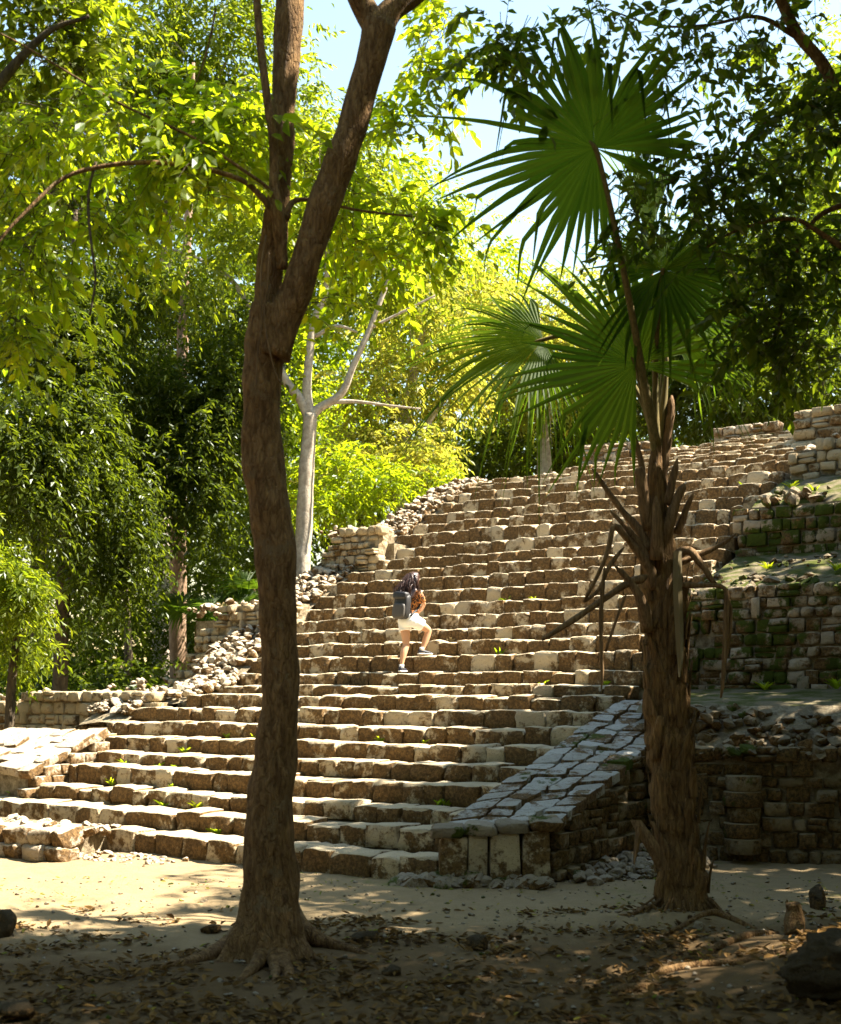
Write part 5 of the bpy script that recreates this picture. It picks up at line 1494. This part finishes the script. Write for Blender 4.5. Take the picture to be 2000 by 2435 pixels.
geo = N(nt, 'ShaderNodeNewGeometry')
nz_ = noise_n(nt, geo.outputs['Position'], 17.0, 2, 0.5, 2.2)
principled(nt, out, mix_n(nt, ramp01(nt, nz_, 0.47, 0.53), (0.55, 0.20, 0.045), (0.02, 0.013, 0.01)), 0.7, None, 0, 0, 0.3)
person = thing('person', 'person in white shorts and orange-black top climbing the stairs with a dark backpack', 'person', PB)
legL = [(0.055, 0.165, 0.80, 0.085), (0.07, 0.13, 0.62, 0.076), (0.082, 0.10, 0.46, 0.056), (0.078, 0.085, 0.40, 0.052), (0.045, 0.045, 0.29, 0.054), (0.022, 0.012, 0.16, 0.036), (0.012, 0.0, 0.08, 0.032), (0.012, 0.0, 0.03, 0.034)]
legR = [(0.185, 0.075, 0.80, 0.085), (0.30, 0.14, 0.735, 0.076), (0.40, 0.20, 0.675, 0.058), (0.425, 0.215, 0.63, 0.053), (0.385, 0.20, 0.50, 0.053), (0.345, 0.17, 0.38, 0.036), (0.325, 0.155, 0.31, 0.032), (0.325, 0.155, 0.27, 0.034)]
torso = [(0.12, 0.12, 0.70, 0.14, 0.10), (0.12, 0.12, 0.78, 0.168, 0.122), (0.125, 0.13, 0.86, 0.155, 0.11), (0.14, 0.145, 0.97, 0.120, 0.092), (0.155, 0.165, 1.10, 0.142, 0.105), (0.17, 0.18, 1.21, 0.160, 0.095), (0.178, 0.187, 1.265, 0.125, 0.075), (0.185, 0.195, 1.30, 0.055, 0.052), (0.19, 0.20, 1.36, 0.048, 0.050)]
head = [(0.20, 0.212, 1.325, 0.030, 0.035), (0.20, 0.214, 1.35, 0.056, 0.066), (0.20, 0.212, 1.40, 0.070, 0.088), (0.20, 0.208, 1.46, 0.076, 0.098), (0.20, 0.204, 1.51, 0.066, 0.086), (0.20, 0.20, 1.54, 0.034, 0.046)]
shR = Vector((0.17, 0.18, 0)) + RT * 0.150; shL = Vector((0.17, 0.18, 0)) - RT * 0.150
armR = [(shR.x - 0.03, shR.y + 0.02, 1.22, 0.050), (shR.x + 0.02, shR.y, 1.17, 0.046), (0.345, 0.10, 1.08, 0.038), (0.352, 0.13, 1.045, 0.035), (0.325, 0.20, 0.99, 0.031), (0.290, 0.27, 0.955, 0.024)]
armL = [(shL.x + 0.03, shL.y - 0.02, 1.22, 0.050), (shL.x - 0.02, shL.y + 0.01, 1.17, 0.046), (0.03, 0.34, 1.06, 0.038), (0.04, 0.37, 1.03, 0.035), (0.10, 0.41, 0.99, 0.031), (0.16, 0.42, 0.965, 0.024)]
parts = [ringloft(torso), ringloft(head), T(legL), T(legR), T(armR, 10), T(armL, 10)]
for side, wrist, dirv in ((1, Vector((0.290, 0.27, 0.955)), Vector((-0.45, 0.80, -0.25)).normalized()), (-1, Vector((0.16, 0.42, 0.965)), Vector((0.85, 0.25, -0.25)).normalized())):
    up = Vector((0, 0, 1)); lat = dirv.cross(up).normalized()
    palmc = wrist + dirv * 0.045
    parts.append(tube([(*W(*wrist), 0.022), (*W(*(wrist + dirv * 0.03)), 0.030), (*W(*(wrist + dirv * 0.075)), 0.030)], 8))
    for f in range(4):
        b = palmc + dirv * 0.03 + up * (0.027 - 0.018 * f); L = (0.060, 0.068, 0.064, 0.050)[f]
        parts.append(tube([(*W(*b), 0.0095), (*W(*(b + dirv * L * 0.5)), 0.0088), (*W(*(b + dirv * L * 0.8 - lat * side * 0.018)), 0.008)], 6))
    b = palmc + up * 0.028
    parts.append(tube([(*W(*b), 0.010), (*W(*(b + up * 0.025 + dirv * 0.02)), 0.009), (*W(*(b + up * 0.035 + dirv * 0.045)), 0.008)], 6))
# nose and ears
fc = Vector((0.20, 0.21, 1.43))
parts.append(tube([(*W(*(fc + FW * 0.075 + Vector((0, 0, 0.03)))), 0.010), (*W(*(fc + FW * 0.105)), 0.014), (*W(*(fc + FW * 0.09 - Vector((0, 0, 0.012)))), 0.010)], 6))
for sd in (-1, 1):
    parts.append(tube([(*W(*(fc + RT * sd * 0.070 + Vector((0, 0, 0.03)))), 0.012), (*W(*(fc + RT * sd * 0.082)), 0.016), (*W(*(fc + RT * sd * 0.072 - Vector((0, 0, 0.025)))), 0.010)], 6))
body = bake_remesh('body', parts, 0.0075, M_skin, person, 3)
def grow(rows, g): return [(*r[:3], *[q + g for q in r[3:]]) for r in rows]
tops = grow([torso[1], *torso[2:7]], 0.016)
tops[0] = (0.122, 0.125, 0.80, 0.176, 0.132)
bake_remesh('shirt', [ringloft(tops), T(grow(armR[:3], 0.016), 10), T(grow(armL[:3], 0.016), 10)], 0.009, mS, person, 3)
bake_remesh('shorts', [ringloft(grow([torso[0], torso[1], torso[2], (0.13, 0.135, 0.90, 0.142, 0.102)], 0.018)), T(grow([legL[0], (0.062, 0.148, 0.71, 0.086), (0.069, 0.132, 0.635, 0.088)], 0.014)), T(grow([legR[0], (0.25, 0.11, 0.765, 0.088), (0.325, 0.152, 0.725, 0.086)], 0.014))], 0.009, M_short, person, 3)
def shoe(ank, dirv, z0):
    dirv = Vector(dirv).normalized(); lat = Vector((dirv.y, -dirv.x, 0))
    def sec(t, w, h0, h1): return Vector((ank[0], ank[1], 0)) + dirv * t, w, h0, h1
    def body_of(rows):
        V = []; F = []; n = 10
        for c_, w, h0, h1 in rows:
            for k in range(n):
                a = 2 * math.pi * k / n
                V.append(W(c_.x, c_.y, z0) + lat * (w * math.cos(a)) + Vector((0, 0, (h0 + h1) / 2 + (h1 - h0) / 2 * math.sin(a))))
        m = len(rows)
        for i in range(m - 1):
            for k in range(n): F.append((i*n+k, i*n+(k+1) % n, (i+1)*n+(k+1) % n, (i+1)*n+k))
        F.append(tuple(range(n-1, -1, -1))); F.append(tuple(range((m-1)*n, m*n)))
        return V, F
    up = body_of([sec(-0.060, 0.020, 0.02, 0.07), sec(-0.045, 0.034, 0.015, 0.085), sec(0.0, 0.038, 0.015, 0.088), sec(0.05, 0.040, 0.015, 0.070), sec(0.10, 0.043, 0.015, 0.055), sec(0.14, 0.040, 0.015, 0.045), sec(0.168, 0.024, 0.015, 0.034)])
    so = body_of([sec(-0.066, 0.022, 0.0, 0.024), sec(-0.05, 0.039, 0.0, 0.026), sec(0.0, 0.041, 0.0, 0.026), sec(0.06, 0.043, 0.0, 0.026), sec(0.11, 0.047, 0.0, 0.026), sec(0.15, 0.042, 0.0, 0.026), sec(0.176, 0.024, 0.0, 0.024)])
    a = mesh_obj('shoe', *up, M_shoe, person, True); mesh_obj('sole', *so, M_sole, a, True)
    sk = tube([(*W(ank[0], ank[1], z0 + 0.06), 0.037), (*W(ank[0], ank[1], z0 + 0.115), 0.038)], 12)
    mesh_obj('sock', *sk, M_sole, a, True)
shoe((0.012, 0.0), (0.42, 0.9, 0), 0.0)
zR = STEP[12][1] - STEP[11][1]
shoe((0.325, 0.155), (0.92, 0.38, 0), zR)
# hair: a full mass down the back and loose curls over it
hm = [(0.20, 0.20, 1.565, 0.030, 0.040), (0.198, 0.192, 1.545, 0.072, 0.085), (0.196, 0.180, 1.49, 0.094, 0.106), (0.19, 0.165, 1.42, 0.100, 0.096), (0.175, 0.135, 1.35, 0.110, 0.070), (0.15, 0.09, 1.27, 0.125, 0.055), (0.12, 0.055, 1.19, 0.125, 0.045), (0.09, 0.03, 1.12, 0.10, 0.035), (0.07, 0.015, 1.07, 0.05, 0.02)]
V, F = ringloft(hm)
hair = mesh_obj('hair', [v + noise.noise_vector(v * 22) * 0.010 for v in V], F, M_hair, person, True)
mb = MB(); r = random.Random(5)
for i in range(150):
    a = r.uniform(-1.25, 1.25); x0 = W(0.197, 0.185, r.uniform(1.38, 1.54))
    d0 = RT * math.sin(a) * 0.098 - FW * math.cos(a) * 0.098
    end = W(0.11 + 0.17 * math.sin(a) + r.gauss(0, 0.05) - 0.03, 0.02 + r.gauss(0, 0.03), r.uniform(1.04, 1.24))
    if a > 0.9: end = W(0.30 + r.gauss(0, 0.015), 0.07 + r.gauss(0, 0.02), r.uniform(1.14, 1.28))
    pts = []
    for j in range(9):
        t = j / 8
        p = (x0 + d0).lerp(end, t) + (-FW * 0.05 + RT * 0.03 * math.sin(a)) * math.sin(t * math.pi)
        ph = r.uniform(0, 6) if j == 0 else ph
        p = p + RT * (0.014 * math.sin(t * 22 + ph) * t) + FW * (0.010 * math.cos(t * 22 + ph) * t)
        pts.append((*p, 0.0055 * (1 - 0.75 * t)))
    mb.add(*tube(pts, 4, cap=False))
o = mb.build('curls', M_hair, hair, True); o['kind'] = 'stuff'
# backpack
pk = thing('backpack', 'dark grey backpack on the back of the person climbing the stairs', 'backpack', W(0.02, 0.0, 0.82))
def rbox(c, dims, R, e=5.0, n=9):
    bm = bmesh.new(); bmesh.ops.create_cube(bm, size=1.0)
    bmesh.ops.subdivide_edges(bm, edges=bm.edges[:], cuts=4, use_grid_fill=True)
    V = []
    for v in bm.verts:
        p = v.co; q = [abs(x) / 0.5 for x in p]; s_ = sum(x ** e for x in q) ** (1 / e); p = p / s_ * max(q)
        V.append(W(*c) + R @ Vector((p.x * dims[0], p.y * dims[1], p.z * dims[2])) + noise.noise_vector(p * 3) * 0.006)
    F = [[v.index for v in f.verts] for f in bm.faces]; bm.free()
    return V, F
lean = Matrix((RT, FW, Vector((0, 0, 1)))).transposed() @ Euler((-0.10, 0.06, 0)).to_matrix()
bc = Vector((0.140, 0.150, 1.015)) - FW * 0.185
mesh_obj('pack_body', *rbox(bc, (0.27, 0.15, 0.40), lean), M_pack, pk, True)
mesh_obj('front_pocket', *rbox(bc - FW * 0.085 - Vector((0, 0, 0.075)), (0.235, 0.06, 0.235), lean), M_packg, pk, True)
mesh_obj('top_flap', *rbox(bc + Vector((0, 0, 0.16)) - FW * 0.02, (0.26, 0.14, 0.12), lean), M_pack, pk, True)
for sd in (-1, 1):
    p0 = Vector((0.165, 0.175, 1.215)) + RT * sd * 0.085 - FW * 0.105; p1 = Vector((0.172, 0.18, 1.285)) + RT * sd * 0.092; p2 = Vector((0.17, 0.18, 1.20)) + RT * sd * 0.105 + FW * 0.125; p3 = Vector((0.15, 0.15, 1.0)) + RT * sd * 0.135 + FW * 0.03; p4 = bc + RT * sd * 0.13 - Vector((0, 0, 0.15)) + FW * 0.05
    mesh_obj('shoulder_strap', *tube(smooth_path([(*W(*p), 0.016) for p in (p0, p1, p2, p3, p4)], 6), 6), M_pack, pk, True)
mesh_obj('grab_handle', *tube(smooth_path([(*W(*(bc + RT * x + Vector((0, 0, 0.20 + z)) + FW * 0.04)), 0.008) for x, z in ((-0.04, 0), (-0.03, 0.03), (0.03, 0.03), (0.04, 0))], 4), 6), M_pack, pk, True)
